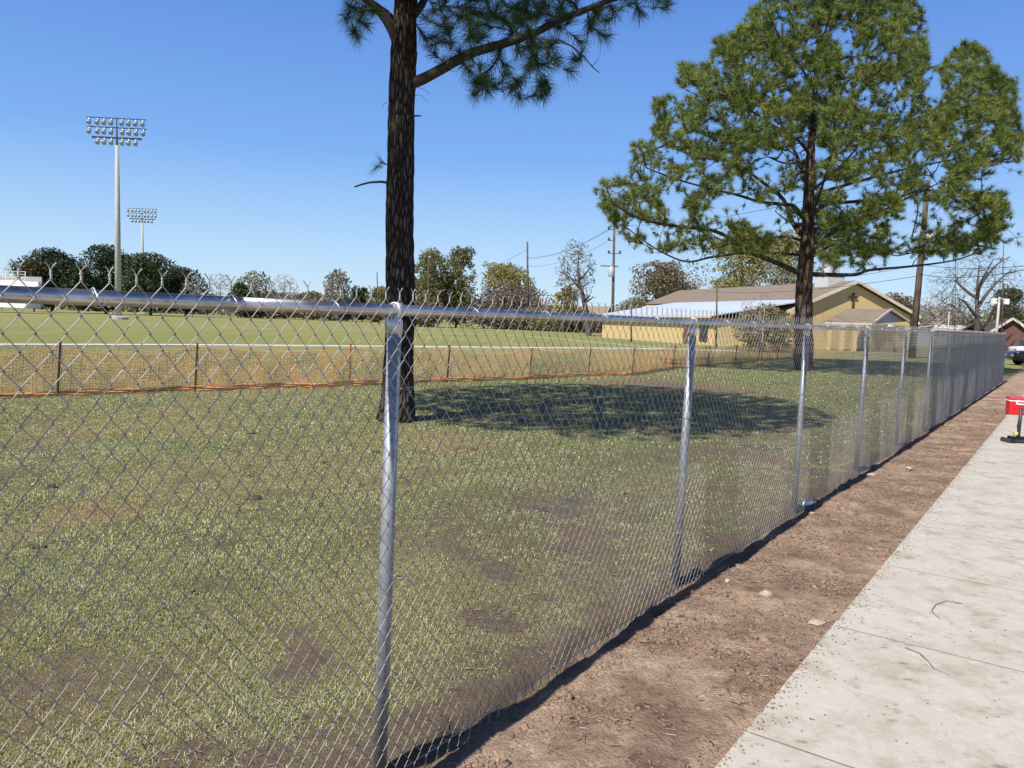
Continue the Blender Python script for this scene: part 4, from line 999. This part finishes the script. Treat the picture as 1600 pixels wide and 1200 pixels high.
# ================================================================ YELLOW CHURCH
RD = np.array([-.287, .958]); RN = np.array([-.958, -.287])      # ridge heading, and the side facing the field
A0 = np.array([35.0, 80.0])
def cp(al, la, z): p = A0 + RD * al + RN * la; return (p[0], p[1], z)
ch = empty('church', cp(0, 0, 0), 'yellow brick church with brown gabled roof, porch and small white steeple', 'church')
def brick(name, c1, c2, mort):
    g = G(name).set(.85, 0, .2); P = g.n('ShaderNodeTexCoord').outputs['Object']; 
    rt = g.n('ShaderNodeMapping'); rt.inputs['Rotation'].default_value = (rad(90), 0, rad(-16)); g.l(P, rt.inputs[0])
    b = g.n('ShaderNodeTexBrick'); b.inputs['Color1'].default_value = (*c1, 1); b.inputs['Color2'].default_value = (*c2, 1); b.inputs['Mortar'].default_value = (*mort, 1)
    b.inputs['Scale'].default_value = 4; b.inputs['Mortar Size'].default_value = .012; g.l(rt.outputs[0], b.inputs['Vector'])
    n = g.noise(.6, 5, .6, vec=P); g.col(g.mix(g.math('MULTIPLY', n, .35), b.outputs[0], (c2[0] * .7, c2[1] * .7, c2[2] * .7))); return g.m
M_brick = brick('yellow_brick', (.68, .50, .235), (.57, .42, .18), (.56, .47, .30))
M_shin = simple('brown_shingles', (.20, .158, .115), .9, 0, .18, 1.4, stretch=(1, 1, 5)); M_trim = simple('cream_trim', (.60, .52, .44), .6)
M_pale = simple('pale_metal_roof', (.47, .53, .58), .5, .0, .07, .3); M_grey = simple('grey_siding', (.30, .32, .35), .7)
HW, HE, HR, LEN = 8.0, 3.65, 6.95, 37.0
mb = MB(); mb.prism([cp(0, -HW + .6, 0), cp(0, HW - .6, 0), cp(0, HW - .6, HE + .1), cp(0, 0, HR - .12), cp(0, -HW + .6, HE + .1)], (RD[0] * LEN, RD[1] * LEN, 0)); mb.build('wall', M_brick, ch)
def slab(pts, th=.16): m = MB(); m.prism(pts, (0, 0, th)); return m
OV = -.5   # the gable overhang throws the shade on the wall
HB, LBk = 4.85, 5.25
slab([cp(OV, 0, HR), cp(LEN, 0, HR), cp(LEN, -HW - .3, HE - .12), cp(OV, -HW - .3, HE - .12)]).build('roof', M_shin, ch)
rf = slab([cp(OV, .01, HR), cp(OV, HW + .3, HE - .12), cp(-.3, HW + .3, HE - .12), cp(-.3, LBk, HB), cp(LEN, LBk, HB), cp(LEN, .01, HR)]).build('roof', M_shin, ch)
slab([cp(-.25, LBk + .01, HB + .03), cp(-.25, 16.6, 2.86), cp(28.5, 16.6, 2.86), cp(28.5, LBk + .01, HB + .03)], .12).build('annex_roof', M_pale, ch)
mb = MB(); mb.prism([cp(.3, HW, 0), cp(.3, 15.9, 0), cp(28, 15.9, 0), cp(28, HW, 0)], (0, 0, 2.75)); mb.build('annex_wall', M_brick, ch)
for s_ in (1, -1):
    MB().beam(cp(OV - .06, 0, HR + .05), cp(OV - .06, s_ * (HW + .3), HE - .06), .1, .30).build('bargeboard', M_trim, ch)
MB().beam(cp(-.3, 16.65, 2.84), cp(28.5, 16.65, 2.84), .08, .22).build('fascia', M_trim, ch)
for al in (2.2,): 
    w_ = MB().box(cp(al, 15.93, 1.2), (.14, 1.5, 1.6), math.atan2(RD[1], RD[0]) - math.pi / 2).build('window', M_dark, ch)
w_ = MB().box(cp(5.6, 15.95, 1.05), (.16, 1.2, 2.1), math.atan2(RD[1], RD[0]) - math.pi / 2).build('door', simple('brown_door', (.12, .07, .05), .6), ch)
cr = MB(); cr.box(cp(-.12, .1, 5.0), (.16, .12, 1.7), 0); cr.box(cp(-.12, .1, 5.4), (.95, .12, .2), math.atan2(-RN[1], -RN[0])); cr.build('cross', simple('dark_wood_cross', (.05, .025, .02), .7), ch)
# steeple
sb = MB(); az_ = math.atan2(RD[1], RD[0]) - math.pi / 2; s0 = cp(3.2, .5, 0)
sb.box((s0[0], s0[1], 6.95), (2.1, 2.1, 1.5), az_); sb.box((s0[0], s0[1], 7.74), (2.3, 2.3, .1), az_); sb.box((s0[0], s0[1], 8.5), (1.35, 1.35, 1.45), az_); sb.box((s0[0], s0[1], 9.25), (1.5, 1.5, .1), az_)
sb.lathe((s0[0], s0[1], 9.3), [(0, .55), (.9, .5), (.95, .6), (3.6, .03)], 8); st_o = sb.build('steeple', simple('grey_white_paint', (.50, .50, .49), .6, 0, .08, 2), ch)
MB().box((s0[0] + .68 * math.sin(0), s0[1] - .69, 8.5), (.5, .05, .9), az_).build('louvre', M_grey, st_o)
# porch in front of the gable
def pp(px, py, Y): return at(px, py, Y)
Yp = 72.
a1 = pp(1290, 505, Yp + 3); a2 = pp(1363, 506, Yp); a3 = pp(1393, 484.5, Yp + 2.6); a4 = pp(1421, 502, Yp + 5.2); 
bk = a3 + (a1 - a2); rr1 = a4 + (a1 - a2)
slab([tuple(a1), tuple(a2), tuple(a3), tuple(bk)], .12).build('porch_roof', M_shin, ch)
slab([tuple(a3 + (.01, 0, 0)), tuple(a4), tuple(rr1), tuple(bk + (.01, 0, 0))], .12).build('porch_roof', M_shin, ch)
dg = (a2 - a1); dg = dg / np.linalg.norm(dg); ins = -dg * .35
MB().prism([tuple(a2 + ins + (0, 0, -.05)), tuple(a4 + ins + (0, 0, -.05)), tuple(a3 + ins + (0, 0, -.12))], tuple(-dg * .2)).build('porch_gable', M_grey, ch)
MB().beam(a2, a3 + (0, 0, .08), .08, .2).build('porch_trim', M_trim, ch); MB().beam(a3 + (0, 0, .08), a4, .08, .2).build('porch_trim', M_trim, ch); MB().beam(a1, a2, .08, .18).build('porch_trim', M_trim, ch)
q2, q4, q1, q5 = [np.array([p[0], p[1], 0]) for p in (a2 + ins, a4 + ins, a1 - ins, rr1 - ins)]
h_ = a2[2] - .06
MB().prism([tuple(q2 + (0, 0, 0)), tuple(q4), tuple(q4 - dg * .25 * [1, 1, 0]), tuple(q2 - dg * .25 * [1, 1, 0])], (0, 0, h_)).build('porch_wall', M_brick, ch)
for f in (.02, .35, .68): p = q1 + (q2 - q1) * f; MB().box((p[0], p[1], h_ / 2), (.35, .35, h_)).build('porch_column', M_brick, ch)
MB().lathe(tuple((q2 + q4) / 2 + dg * .1 + (0, 0, h_ - .1)), [(0, .5), (.12, .42), (.2, .1)], 10).build('lamp', M_white, ch)

# ================================================================ OTHER BUILDINGS
def house(name, cx, cy, wx, wy, he, hr, rz, wm, rm, label, trim=M_trim, cat='house'):
    r = empty(name, (cx, cy, 0), label, cat); Rm = Matrix.Rotation(rz, 3, 'Z')
    def L(x, y, z): v = Rm @ Vector((x, y, z)); return (cx + v.x, cy + v.y, v.z)
    d = Rm @ Vector((0, wy, 0))
    MB().prism([L(-wx / 2, -wy / 2, 0), L(wx / 2, -wy / 2, 0), L(wx / 2, -wy / 2, he), L(0, -wy / 2, hr - .1), L(-wx / 2, -wy / 2, he)], d).build('wall', wm, r)
    o = .5; k = (hr - he) / (wx / 2)
    for s_ in (-1, 1):
        MB().prism([L(.01 * s_, -wy / 2 - o, hr), L(s_ * (wx / 2 + o), -wy / 2 - o, he - k * o), L(s_ * (wx / 2 + o), wy / 2 + o, he - k * o), L(.01 * s_, wy / 2 + o, hr)], (0, 0, .15)).build('roof', rm, r)
        MB().beam(L(0, -wy / 2 - o - .06, hr + .05), L(s_ * (wx / 2 + o), -wy / 2 - o - .06, he - k * o + .05), .1, .3).build('bargeboard', trim, r)
    for x in (-wx * .27, wx * .27): 
        w = MB().box(L(x, -wy / 2 - .03, he * .5), (wx * .16, .1, he * .4), rz).build('window', M_dark, r)
    return r, L
M_redb = simple('red_brick', (.13, .065, .055), .9, 0, .2, 2); M_dkroof = simple('dark_shingles', (.06, .058, .055), .9, 0, .2, 2)
p = at(1583, 500, 105.); r, L = house('gabled_house', p[0], 106, 5.4, 8, 2.2, at(1584, 499, 105.)[2], rad(-26), M_redb, M_dkroof, 'small red brick house with white trimmed gable at the right edge')
xa = at(1538, 516, 112.)[0]; xb = at(1606, 516, 112.)[0]; r = empty('low_building', ((xa + xb) / 2, 114, 0), 'long low dark red building left of the gabled house', 'building')
MB().box(((xa + xb) / 2, 115, 1.25), (xb - xa - .6, 6, 2.5)).build('wall', M_redb, r); z2_ = at(1560, 505, 114.)[2]
mb = MB(); mb.prism([(xa, 111.6, 2.5), (xb, 111.6, 2.5), (xb - 1, 115, z2_), (xa + 1, 115, z2_)], (0, 0, .15)); mb.prism([(xa + 1, 115.02, z2_), (xb - 1, 115.02, z2_), (xb, 118.4, 2.5), (xa, 118.4, 2.5)], (0, 0, .15)); mb.build('roof', M_dkroof, r)
xa = at(1455, 516, 118.); xb = at(1524, 516, 118.); r = empty('low_building', ((xa[0] + xb[0]) / 2, 121, 0), 'low building with a flat cream roof behind the fence top', 'building')
zr_ = at(1490, 509, 118.)[2]; ze_ = at(1490, 517, 118.)[2]
MB().box(((xa[0] + xb[0]) / 2, 122, ze_ / 2 - .1), (xb[0] - xa[0] - .8, 7, ze_ - .2)).build('wall', M_grey, r)
mb = MB(); mb.prism([(xa[0], 118, ze_ - .1), (xb[0], 118, ze_ - .1), (xb[0] - .1, 121.5, zr_), (xa[0] + 2.5, 121.5, zr_)], (0, 0, .15)); mb.prism([(xa[0] + 2.5, 121.52, zr_), (xb[0] - .1, 121.52, zr_), (xb[0], 126, ze_), (xa[0], 126, ze_)], (0, 0, .15)); mb.build('roof', simple('cream_roof', (.66, .60, .48), .7, 0, .05), r)
p = at(902, 489, 150.); r, L = house('brown_roofed_house', p[0], 155, 9, 13, 2.6, at(902, 478, 150.)[2], rad(70), M_redb, simple('tan_shingles', (.25, .19, .15), .9), 'little brown roofed house beyond the left end of the church', simple('pink_trim', (.5, .38, .36), .7))

# ================================================================ POLES AND WIRES
PG = 'utility poles'
def pole(px, ytop, Y, r, label, lean=(0, 0), name='utility_pole', mat=None, arms=(), cat='utility pole', basepx=None, group=PG):
    tp_ = at(px, ytop, Y); bx = at(basepx if basepx is not None else px + (.035 * (520 - ytop) * -1) * 0, 515, Y)[0]
    root = empty(name, (bx, Y, 0), label, cat, group)
    mb = MB(); mb.tube([(bx, Y, -.2), ((bx + tp_[0]) / 2, Y, tp_[2] / 2), tuple(tp_)], [r, r * .85, r * .65], 12); mb.build('shaft', mat or M_wood, root, True)
    for (z, hw, ydir) in arms:
        f = z / tp_[2]; x = bx + (tp_[0] - bx) * f; MB().beam((x - hw, Y - .2, z), (x + hw, Y - .2 + ydir, z), .1, .12).build('crossarm', mat or M_wood, root)
    return root, tp_, bx
Yu = 104.
u1, t1, bx1 = pole(960, 348, Yu, .22, 'tall utility pole with a grey transformer, behind the left end of the church', basepx=957)
zt1 = at(940, 423, Yu)[2]
tf = MB(); tf.lathe((bx1 - .55, Yu - .3, zt1 - .75), [(0, .32), (.05, .38), (1.1, .38), (1.2, .3), (1.4, .1)], 14); tf.build('transformer', simple('transformer_grey', (.42, .43, .44), .5), u1, True)
MB().beam((bx1 - 2.0, Yu, zt1 + .65), (bx1 + .4, Yu, zt1 + .65), .12, .14).build('bracket', M_wood, u1)
for z, sx in ((359, -1), (376, -1), (396, 1), (396, -1)):
    q = at(960, z, Yu); ii = MB(); ii.lathe((q[0] + sx * .75, Yu, q[2]), [(0, .12), (.1, .18), (.2, .1), (.3, .16), (.4, .06)], 8); ii.beam((q[0], Yu, q[2]), (q[0] + sx * .8, Yu, q[2]), .08, .08); ii.build('insulator', M_dark, u1)
u2, t2, bx2 = pole(824, 378, 150., .24, 'bare topped utility pole in front of the yellow green tree', basepx=825)
u3, t3, bx3 = pole(669, 414, 140., .13, 'thin short pole in front of the tall olive tree')
u4, t4, bx4 = pole(589, 425, 170., .16, 'thin pole just left of the near pine trunk', basepx=592)
u5, t5, bx5 = pole(1120.5, 440, 70., .09, 'thin dark post in front of the pale annex roof')
u5b, _, _ = pole(987, 478, 80., .10, 'short dark post between the transformer pole and the annex')
u6, t6, bx6 = pole(1450, 282, 58., .26, 'thick leaning timber pole at the right with a white lamp box', basepx=1428)
lx = at(1451, 370, 58.); lb = MB(); lb.box((lx[0], 57.6, lx[2]), (.55, .4, .5)); lb.box((lx[0], 57.6, lx[2] - .3), (.45, .32, .12)); lb.build('lamp_box', M_white, u6, bevel=.04)
MB().beam((lx[0] - .6, 57.8, lx[2]), (lx[0], 57.6, lx[2]), .06, .06).build('bracket', M_dark, u6)
u7, t7, bx7 = pole(1494, 378, 90., .05, 'very thin pole left of the big bare tree')
u8, t8, bx8 = pole(1568, 383, 88., .07, 'very thin pole right of the big bare tree')
u9, t9, bx9 = pole(1562, 464, 60., .12, 'pale concrete lamp post with two white lamps near the end of the fence', mat=M_pole, name='lamp_post', cat='lamp post', basepx=1557, group=None)
for dx in (-.42, .55):
    q = MB(); q.box((t9[0] + dx, 60, t9[2] - .35), (.32, .3, .42)); q.beam((t9[0], 60, t9[2] - .15), (t9[0] + dx, 60, t9[2] - .15), .05, .05); q.build('lamp', M_white, u9, bevel=.04)
u10, _, _ = pole(1483, 487, 75., .07, 'short pale post in front of the flat cream roof', mat=M_pole, name='post', cat='post', group=None)
# slim white posts of an inner fence near the big pine
for px, yt, lab in ((1193, 495, 'slim pale post in front of the olive shrub'), (1242, 497, 'slim pale post beside the big pine trunk')):
    pole(px, yt, 48., .035, lab, mat=M_pole, name='slim_post', cat='post', group='slim pale posts')
# small white antenna dome by the leaning pole
q = at(1431, 512, 70.); an = empty('satellite_dish', (q[0], 70, 0), 'small white dish on a post right of the leaning pole', 'dish')
MB().tube([(q[0], 70, 0), (q[0], 70, q[2])], .05, 8).build('post', M_pole, an); MB().lathe((q[0], 70, q[2] + .35), [(0, .05), (.06, .18), (.12, .26)], 14, (-.4, -.8, .5)).build('dish', M_white, an)
M_cable = simple('black_cable', (.03, .03, .035), .6)
def wire(a, b, sag, r, label):
    a = np.array(a); b = np.array(b); pts = [a * (1 - t) + b * t - np.array([0, 0, sag * 4 * t * (1 - t)]) for t in np.linspace(0, 1, 14)]
    tag(MB().tube(pts, r, 5).build('power_line', M_cable), label, 'power line', 'overhead power lines')
wire(at(963, 352, Yu), at(823, 402, 150.), 1.2, .022, 'topmost sloping wire left of the transformer pole')
wire(at(950, 359, Yu), at(823, 392 + 12, 150.), 1.0, .02, 'second sloping wire left of the transformer pole')
wire(at(950, 377, Yu), at(824, 416, 150.), 1.0, .02, 'lowest sloping wire left of the transformer pole')
wire(at(822, 391, 150.), at(640, 470, 320.), 1.5, .03, 'faint wire running left from the bare topped pole')
wire(at(1438, 413, 58.), at(1640, 411, 40.), .3, .018, 'upper of the two wires crossing the big bare tree')
wire(at(1436, 428, 58.), at(1640, 412, 38.), .45, .022, 'lower thicker of the two wires crossing the big bare tree')
wire(at(1436, 431, 58.), at(1100, 455, 95.), .6, .02, 'wire from the leaning pole across the church roof')
wire(at(1437, 412, 58.), at(1250, 430, 80.), .5, .016, 'thin wire from the leaning pole towards the steeple')
wire(at(1446, 372, 58.), at(1640, 364, 50.), .3, .014, 'highest thin wire right of the leaning pole')
wire(at(963, 352, Yu), at(1450, 262, 58.), 1.2, .02, 'thin wire passing behind the big pine crown')
wire(at(1562, 466, 60.), at(1640, 560, 40.), .1, .02, 'guy wire sloping down right from the lamp post')

# ================================================================ VEHICLES, COOLER, TOOL
def car(name, x, y, heading, L_, Wd, Hc, body_m, label, dark_low=False):
    r = empty(name, (x, y, 0), label, 'car'); c, s = math.cos(heading), math.sin(heading)
    def P(u, v, z): return (x + c * u - s * v, y + s * u + c * v, z)
    def loft(name, secs, mat, bev=.04, parent=r):
        mb = MB(); n = len(secs[0])
        for sec in secs: mb.v += [P(*q) for q in sec]
        for i in range(len(secs) - 1):
            for k in range(n): mb.f.append((i * n + k, i * n + (k + 1) % n, (i + 1) * n + (k + 1) % n, (i + 1) * n + k))
        mb.f.append(tuple(range(n))[::-1]); mb.f.append(tuple((len(secs) - 1) * n + k for k in range(n)))
        return mb.build(name, mat, parent, True, bev)
    h = Wd / 2
    def ring(u, w, z0, z1): return [(u, -w, z0), (u, w, z0), (u, w, z1), (u, w * .93, z1 + .05), (u, -w * .93, z1 + .05), (u, -w, z1)]
    b = loft('body', [ring(-L_ / 2, h * .88, .42, .72), ring(-L_ / 2 + .25, h * .97, .3, .86), ring(-L_ * .2, h, .26, .93), ring(L_ * .2, h, .26, .95), ring(L_ / 2 - .3, h * .97, .3, .92), ring(L_ / 2, h * .9, .42, .78)], body_m)
    def cab(u, w, w2, z): return [(u, -w, .9), (u, w, .9), (u, w2, z), (u, -w2, z)]
    loft('cabin', [cab(-L_ * .24, h * .88, h * .86, .98), cab(-L_ * .08, h * .9, h * .72, Hc), cab(L_ * .26, h * .9, h * .72, Hc - .02), cab(L_ * .43, h * .86, h * .8, 1.02)], M_glass, .03)
    loft('roof', [[(u, -h * .7, Hc - .02), (u, h * .7, Hc - .02), (u, h * .66, Hc + .05), (u, -h * .66, Hc + .05)] for u in (-L_ * .09, L_ * .27)], body_m, .02)
    for u in (-L_ * .31, L_ * .30):
        for v in (-1, 1):
            w = MB(); w.lathe(P(u, v * (h - .1), .33), [(-.11, .30), (-.09, .335), (.09, .335), (.11, .30)], 20, (-s * v, c * v, 0)); wo = w.build('wheel', M_tyre, r, True)
            MB().lathe(P(u, v * (h + .012), .33), [(-.02, .21), (.01, .19)], 16, (-s * v, c * v, 0)).build('rim', M_rim, wo)
    for v in (-1, 1):
        MB().box(P(-L_ / 2 - .0, v * h * .66, .64), (.08, .34, .14), heading).build('headlight', M_lens, r)
        MB().box(P(L_ / 2 - .01, v * h * .68, .74), (.08, .3, .16), heading).build('taillight', M_redl, r)
    return r
M_glass = G('dark_glass').col((.015, .018, .022)).set(.06, 0, .6).m; M_tyre = simple('tyre_rubber', (.015, .015, .016), .8); M_rim = simple('alloy', (.5, .5, .5), .3, .8)
M_redl = simple('red_lens', (.4, .02, .02), .2); M_blackp = G('black_paint').col((.006, .006, .009)).set(.15, 0, .5).m; M_silver = simple('silver_paint', (.70, .70, .71), .3, .2, .04)
cg = gnd(1594, 571); hd = rad(-14)
car('parked_car', cg[0] + 2.28 * math.cos(hd) - .25, cg[1] + 2.25 * math.sin(hd) + .8, hd, 4.6, 1.85, 1.42, M_blackp, 'black car cut off by the right edge beyond the end of the fence')
cg = at(1587, 540, 78.)
car('parked_car', cg[0] + 2.2, 78, rad(-6), 4.7, 1.85, 1.45, M_silver, 'white car partly seen behind the black car')

# red cooler on the path
c1 = gnd(1576, 649); yaw = math.atan2(-.35, 1)
co = empty('cooler', (c1[0], c1[1], .02), 'red cool box with a pale lid rim standing on the path', 'cooler')
cw, cdp, chh = .58, .34, .42
ccx = c1 + np.array([math.cos(yaw) * cw / 2 - math.sin(yaw) * cdp / 2, math.sin(yaw) * cw / 2 + math.cos(yaw) * cdp / 2, 0]); ccx[2] = .02
M_redp = simple('red_plastic', (.62, .012, .02), .35, 0, .06, 3); M_wp = simple('white_plastic', (.80, .74, .72), .4)
def cb(o, size): 
    Rm = Matrix.Rotation(yaw, 3, 'Z'); v = Rm @ Vector(o); return MB().box((ccx[0] + v.x, ccx[1] + v.y, ccx[2] + v.z), size, yaw)
cb((0, 0, chh * .37), (cw, cdp, chh * .72)).build('body', M_redp, co, bevel=.02)
cb((0, 0, chh * .76), (cw + .02, cdp + .02, chh * .07)).build('rim', M_wp, co, bevel=.008)
cb((0, 0, chh * .89), (cw + .01, cdp + .01, chh * .18)).build('lid', simple('faded_red_plastic', (.58, .05, .07), .4), co, bevel=.02)
hd_ = cb((-.06, -cdp / 2 - .012, chh * .60), (.20, .02, .03)); hb_ = cb((-.06, -cdp / 2 - .012, chh * .76), (.20, .02, .035)); hc_ = cb((-.15, -cdp / 2 - .012, chh * .68), (.03, .02, .09)); hd2 = cb((.03, -cdp / 2 - .012, chh * .68), (.03, .02, .09))
m_ = MB(); [m_.add(k.v, k.f) for k in (hd_, hb_, hc_, hd2)]; m_.build('handle', M_wp, co, bevel=.004)

# dark hand truck / tool stand
c2 = gnd(1575, 694); to = empty('tool_stand', (c2[0], c2[1], .02), 'black wheeled tool stand with an upright bar on the path', 'tool stand')
x, y = c2[0] + .24, c2[1] + .12
MB().box((x, y, .055), (.46, .24, .05)).build('base', M_dark, to, bevel=.01)
MB().box((x + .04, y, .10), (.36, .17, .05)).build('motor_housing', M_blackp, to, bevel=.015)
for sx, sy in ((-.17, -.13), (.17, -.13), (-.17, .13), (.17, .13)):
    MB().lathe((x + sx, y + sy, .055), [(-.02, .034), (.02, .034)], 12, (0, 1, 0)).build('wheel', M_tyre, to)
MB().tube([(x + .0, y, .10), (x + .004, y, .30), (x + .008, y, .62)], .028, 10).build('upright', M_dark, to, True)
MB().tube([(x - .03, y - .03, .22), (x - .06, y - .04, .30), (x - .04, y - .04, .42)], .008, 8).build('cable', M_dark, to)
MB().box((x - .02, y + .02, .17), (.10, .08, .06)).build('fuel_cap', simple('yellow_plastic', (.55, .45, .12), .5), to, bevel=.01)

# ================================================================ SMALL LITTER AND STONES
R = np.random.default_rng(31); M_stone = simple('pale_stone', (.42, .33, .255), .9, 0, .15, 20, .004)
def stone(px, py, w, h, lab, mat=None, seed=0):
    c = gnd(px, py); k = w / F * c[1] / 2; Rr = np.random.default_rng(seed); J = ico * Rr.uniform(.7, 1.2, (12, 1)) * np.array([k, k * .8, k * h]); z = ground_z(c[0], c[1])
    mb = MB(); mb.add([tuple(c + j + (0, 0, z + k * h * .35)) for j in J], [tuple(map(int, f)) for f in icf]); o = mb.build('stone', mat or M_stone, None, False, k * .12); tag(o, lab, 'stone', 'stones on the bare strip')
stone(1196, 932, 26, .45, 'large pale triangular stone on the bare dirt strip', seed=4)
stone(1136, 909, 12, .7, 'small pale stone close to the foot of the second post', seed=5)
stone(1362, 743, 22, .4, 'flat pale stone by the foot of the fourth post', seed=6)
stone(1420, 734, 14, .5, 'pale stone halfway between the fourth post and the path', seed=9)
stone(1275, 976, 34, .16, 'thin pale stone chip lying at the path edge', seed=7)
stone(1268, 803, 11, .6, 'pale stone at the foot of the third post', seed=8)
M_tw = simple('dry_twig', (.21, .16, .12), .9)
def twig(pts, r, lab):
    Q = [gnd(*p) + (0, 0, .024 + .006 * math.sin(i * 1.7) ** 2) for i, p in enumerate(pts)]
    tag(MB().tube(Q, list(np.linspace(r, r * .5, len(Q))), 6).build('twig', M_tw), lab, 'twig', 'twigs on the path')
twig([(1502, 948), (1478, 945), (1462, 950), (1455, 960), (1460, 966), (1468, 972)], .003, 'curved hook shaped twig on the path')
twig([(1414, 1018), (1436, 1028), (1450, 1040), (1458, 1052), (1484, 1062)], .0028, 'long bent twig crossing the path joint')
stick = [(1316, 808), (1317, 826), (1316, 838)]
Q = [gnd(*p) for p in ((1316, 838), (1316, 836), (1315, 832))]
q0 = gnd(1316, 838); z0 = ground_z(q0[0], q0[1]); tag(MB().tube([(q0[0], q0[1], z0), (q0[0] + .01, q0[1] + .02, z0 + .09), (q0[0] - .01, q0[1] + .03, z0 + .17)], [.003, .0025, .0015], 6).build('twig', M_tw), 'small twig standing upright in the dirt near the third post', 'twig')
# crumpled clear bottle caught at the fence foot
q = gnd(1266, 795); bo = empty('bottle', (q[0], q[1], 0), 'crumpled clear bottle at the foot of the third fence post', 'bottle')
M_cl = G('clear_plastic').col((.75, .8, .84)).set(.12, 0, .6).m
MB().lathe((q[0] - .10, q[1], .045), [(0, .016), (.015, .026), (.07, .02), (.09, .026), (.12, .022), (.14, .010), (.155, .010)], 12, (1, .25, .12)).build('body', M_cl, bo, True)
MB().lathe((q[0] + .052, q[1] + .038, .064), [(0, .012), (.014, .012)], 12, (1, .25, .12)).build('cap', M_wp, bo)
# dark clods and pale dead leaves lying on the turf
mounds = [(82, 760, 24), (392, 678, 14), (400, 777, 22), (395, 742, 16), (510, 690, 12), (545, 695, 10), (300, 655, 9), (100, 672, 12), (508, 722, 12), (415, 712, 12), (350, 702, 12), (740, 702, 10), (840, 590, 12), (855, 592, 10), (835, 588, 9), (1108, 582, 7), (1117, 588, 7), (1228, 600, 7), (470, 668, 8), (590, 706, 12), (60, 855, 18), (300, 925, 16), (700, 790, 14), (845, 800, 14)]
cs = np.array([gnd(x, y) for x, y, w in mounds]); ws = np.array([w / F * c[1] / 2 for (x, y, w), c in zip(mounds, cs)])
tt, ss = fcoord(np.repeat(cs[:, 0], 7) + R.normal(0, 1, 7 * len(cs)) * np.repeat(ws, 7) * .6, np.repeat(cs[:, 1], 7) + R.normal(0, 1, 7 * len(cs)) * np.repeat(ws, 7) * .6)
tag(link('turf_clods', npmesh('turf_clods', *clods(len(tt), tt, ss, np.repeat(ws, 7) * R.uniform(.35, .7, 7 * len(cs)))), simple('dark_soil', (.06, .04, .032), .95, 0, .4, 20)), kind='stuff')
n = 700; u = R.uniform(-.7, .75, n); Yl = np.sqrt(R.uniform(3, 400, n)); X = u * Yl; t_, s_ = fcoord(X, Yl); k = s_ < PATH_S; X, Yl = X[k], Yl[k]; n = len(X)
P = np.stack([X, Yl, height(X, Yl) + R.uniform(.012, .03, n)], 1); az = R.uniform(0, 6.28, n); L = R.uniform(.006, .016, n) * (1 + Yl * .05); a = np.stack([np.cos(az) * L, np.sin(az) * L, R.normal(0, .4, n) * L], 1); b = np.stack([-np.sin(az) * L * .4, np.cos(az) * L * .4, R.normal(0, .5, n) * L * .5], 1)
V = np.stack([P - a, P + b, P + a, P - b + (0, 0, .004)], 1).reshape(-1, 3)
gm = G('dead_leaves').set(.7); rn = gm.n('ShaderNodeNewGeometry').outputs['Random Per Island']; gm.col(gm.ramp(rn, [(.2, (.16, .10, .06)), (.6, (.34, .26, .15)), (.9, (.52, .45, .30))]))
tag(link('leaf_litter', npmesh('leaf_litter', V, np.arange(4 * n).reshape(-1, 4)), gm.m), kind='stuff')

# soil crumbs kicked onto the path
R = np.random.default_rng(91); n = 2600
tt = -1.5 + 20 * R.random(n) ** 1.5; ss = PATH_S + np.where(R.random(n) < .7, R.exponential(.05, n), R.uniform(0, 2.2, n)); k = (ss < PATH_S + 2.2); tt, ss = tt[k], ss[k]; n = len(tt)
X = PA[0] + U[0] * tt + NN[0] * ss; Y = PA[1] + U[1] * tt + NN[1] * ss; size = R.uniform(.002, .007, n)
J_ = ico[None] * R.uniform(.55, 1.25, (n, 12, 1)) * size[:, None, None] * np.array([1, 1, .5]); c = np.stack([X, Y, .02 + size * .2], 1)
tag(link('soil_crumbs', npmesh('soil_crumbs', (c[:, None] + J_).reshape(-1, 3), (np.arange(n)[:, None, None] * 12 + icf[None]).reshape(-1, 3)), bpy.data.materials['loose_soil']), kind='stuff')

# brown pine needles and dry stalks fallen on the turf
R = np.random.default_rng(55); n = 9000
u = R.uniform(-.75, .8, n); Yn = np.sqrt(R.uniform(4, 520, n)); X = u * Yn; t_, s_ = fcoord(X, Yn); k = (s_ < -.05) & (fbm(X * 1.1, Yn * 1.1, 3, 2) + .25 * R.random(n) > .58); X, Yn = X[k], Yn[k]; n = len(X)
c = np.stack([X, Yn, height(X, Yn) + R.uniform(.008, .028, n)], 1); az = R.uniform(0, 6.28, n); L = R.uniform(.02, .06, n); a = np.stack([np.cos(az) * L, np.sin(az) * L, R.uniform(-.25, .25, n) * L], 1)
bend = np.stack([-np.sin(az), np.cos(az), np.full(n, .5)], 1) * (L * R.uniform(-.3, .3, n))[:, None]
V, Fs = tubes(np.stack([c - a, c + bend, c + a], 1), np.repeat((.0009 * (1 + Yn * .12))[:, None], 3, 1), 3)
tag(link('fallen_needles', npmesh('fallen_needles', V, Fs), bpy.data.materials['dry_fibres']), kind='stuff')
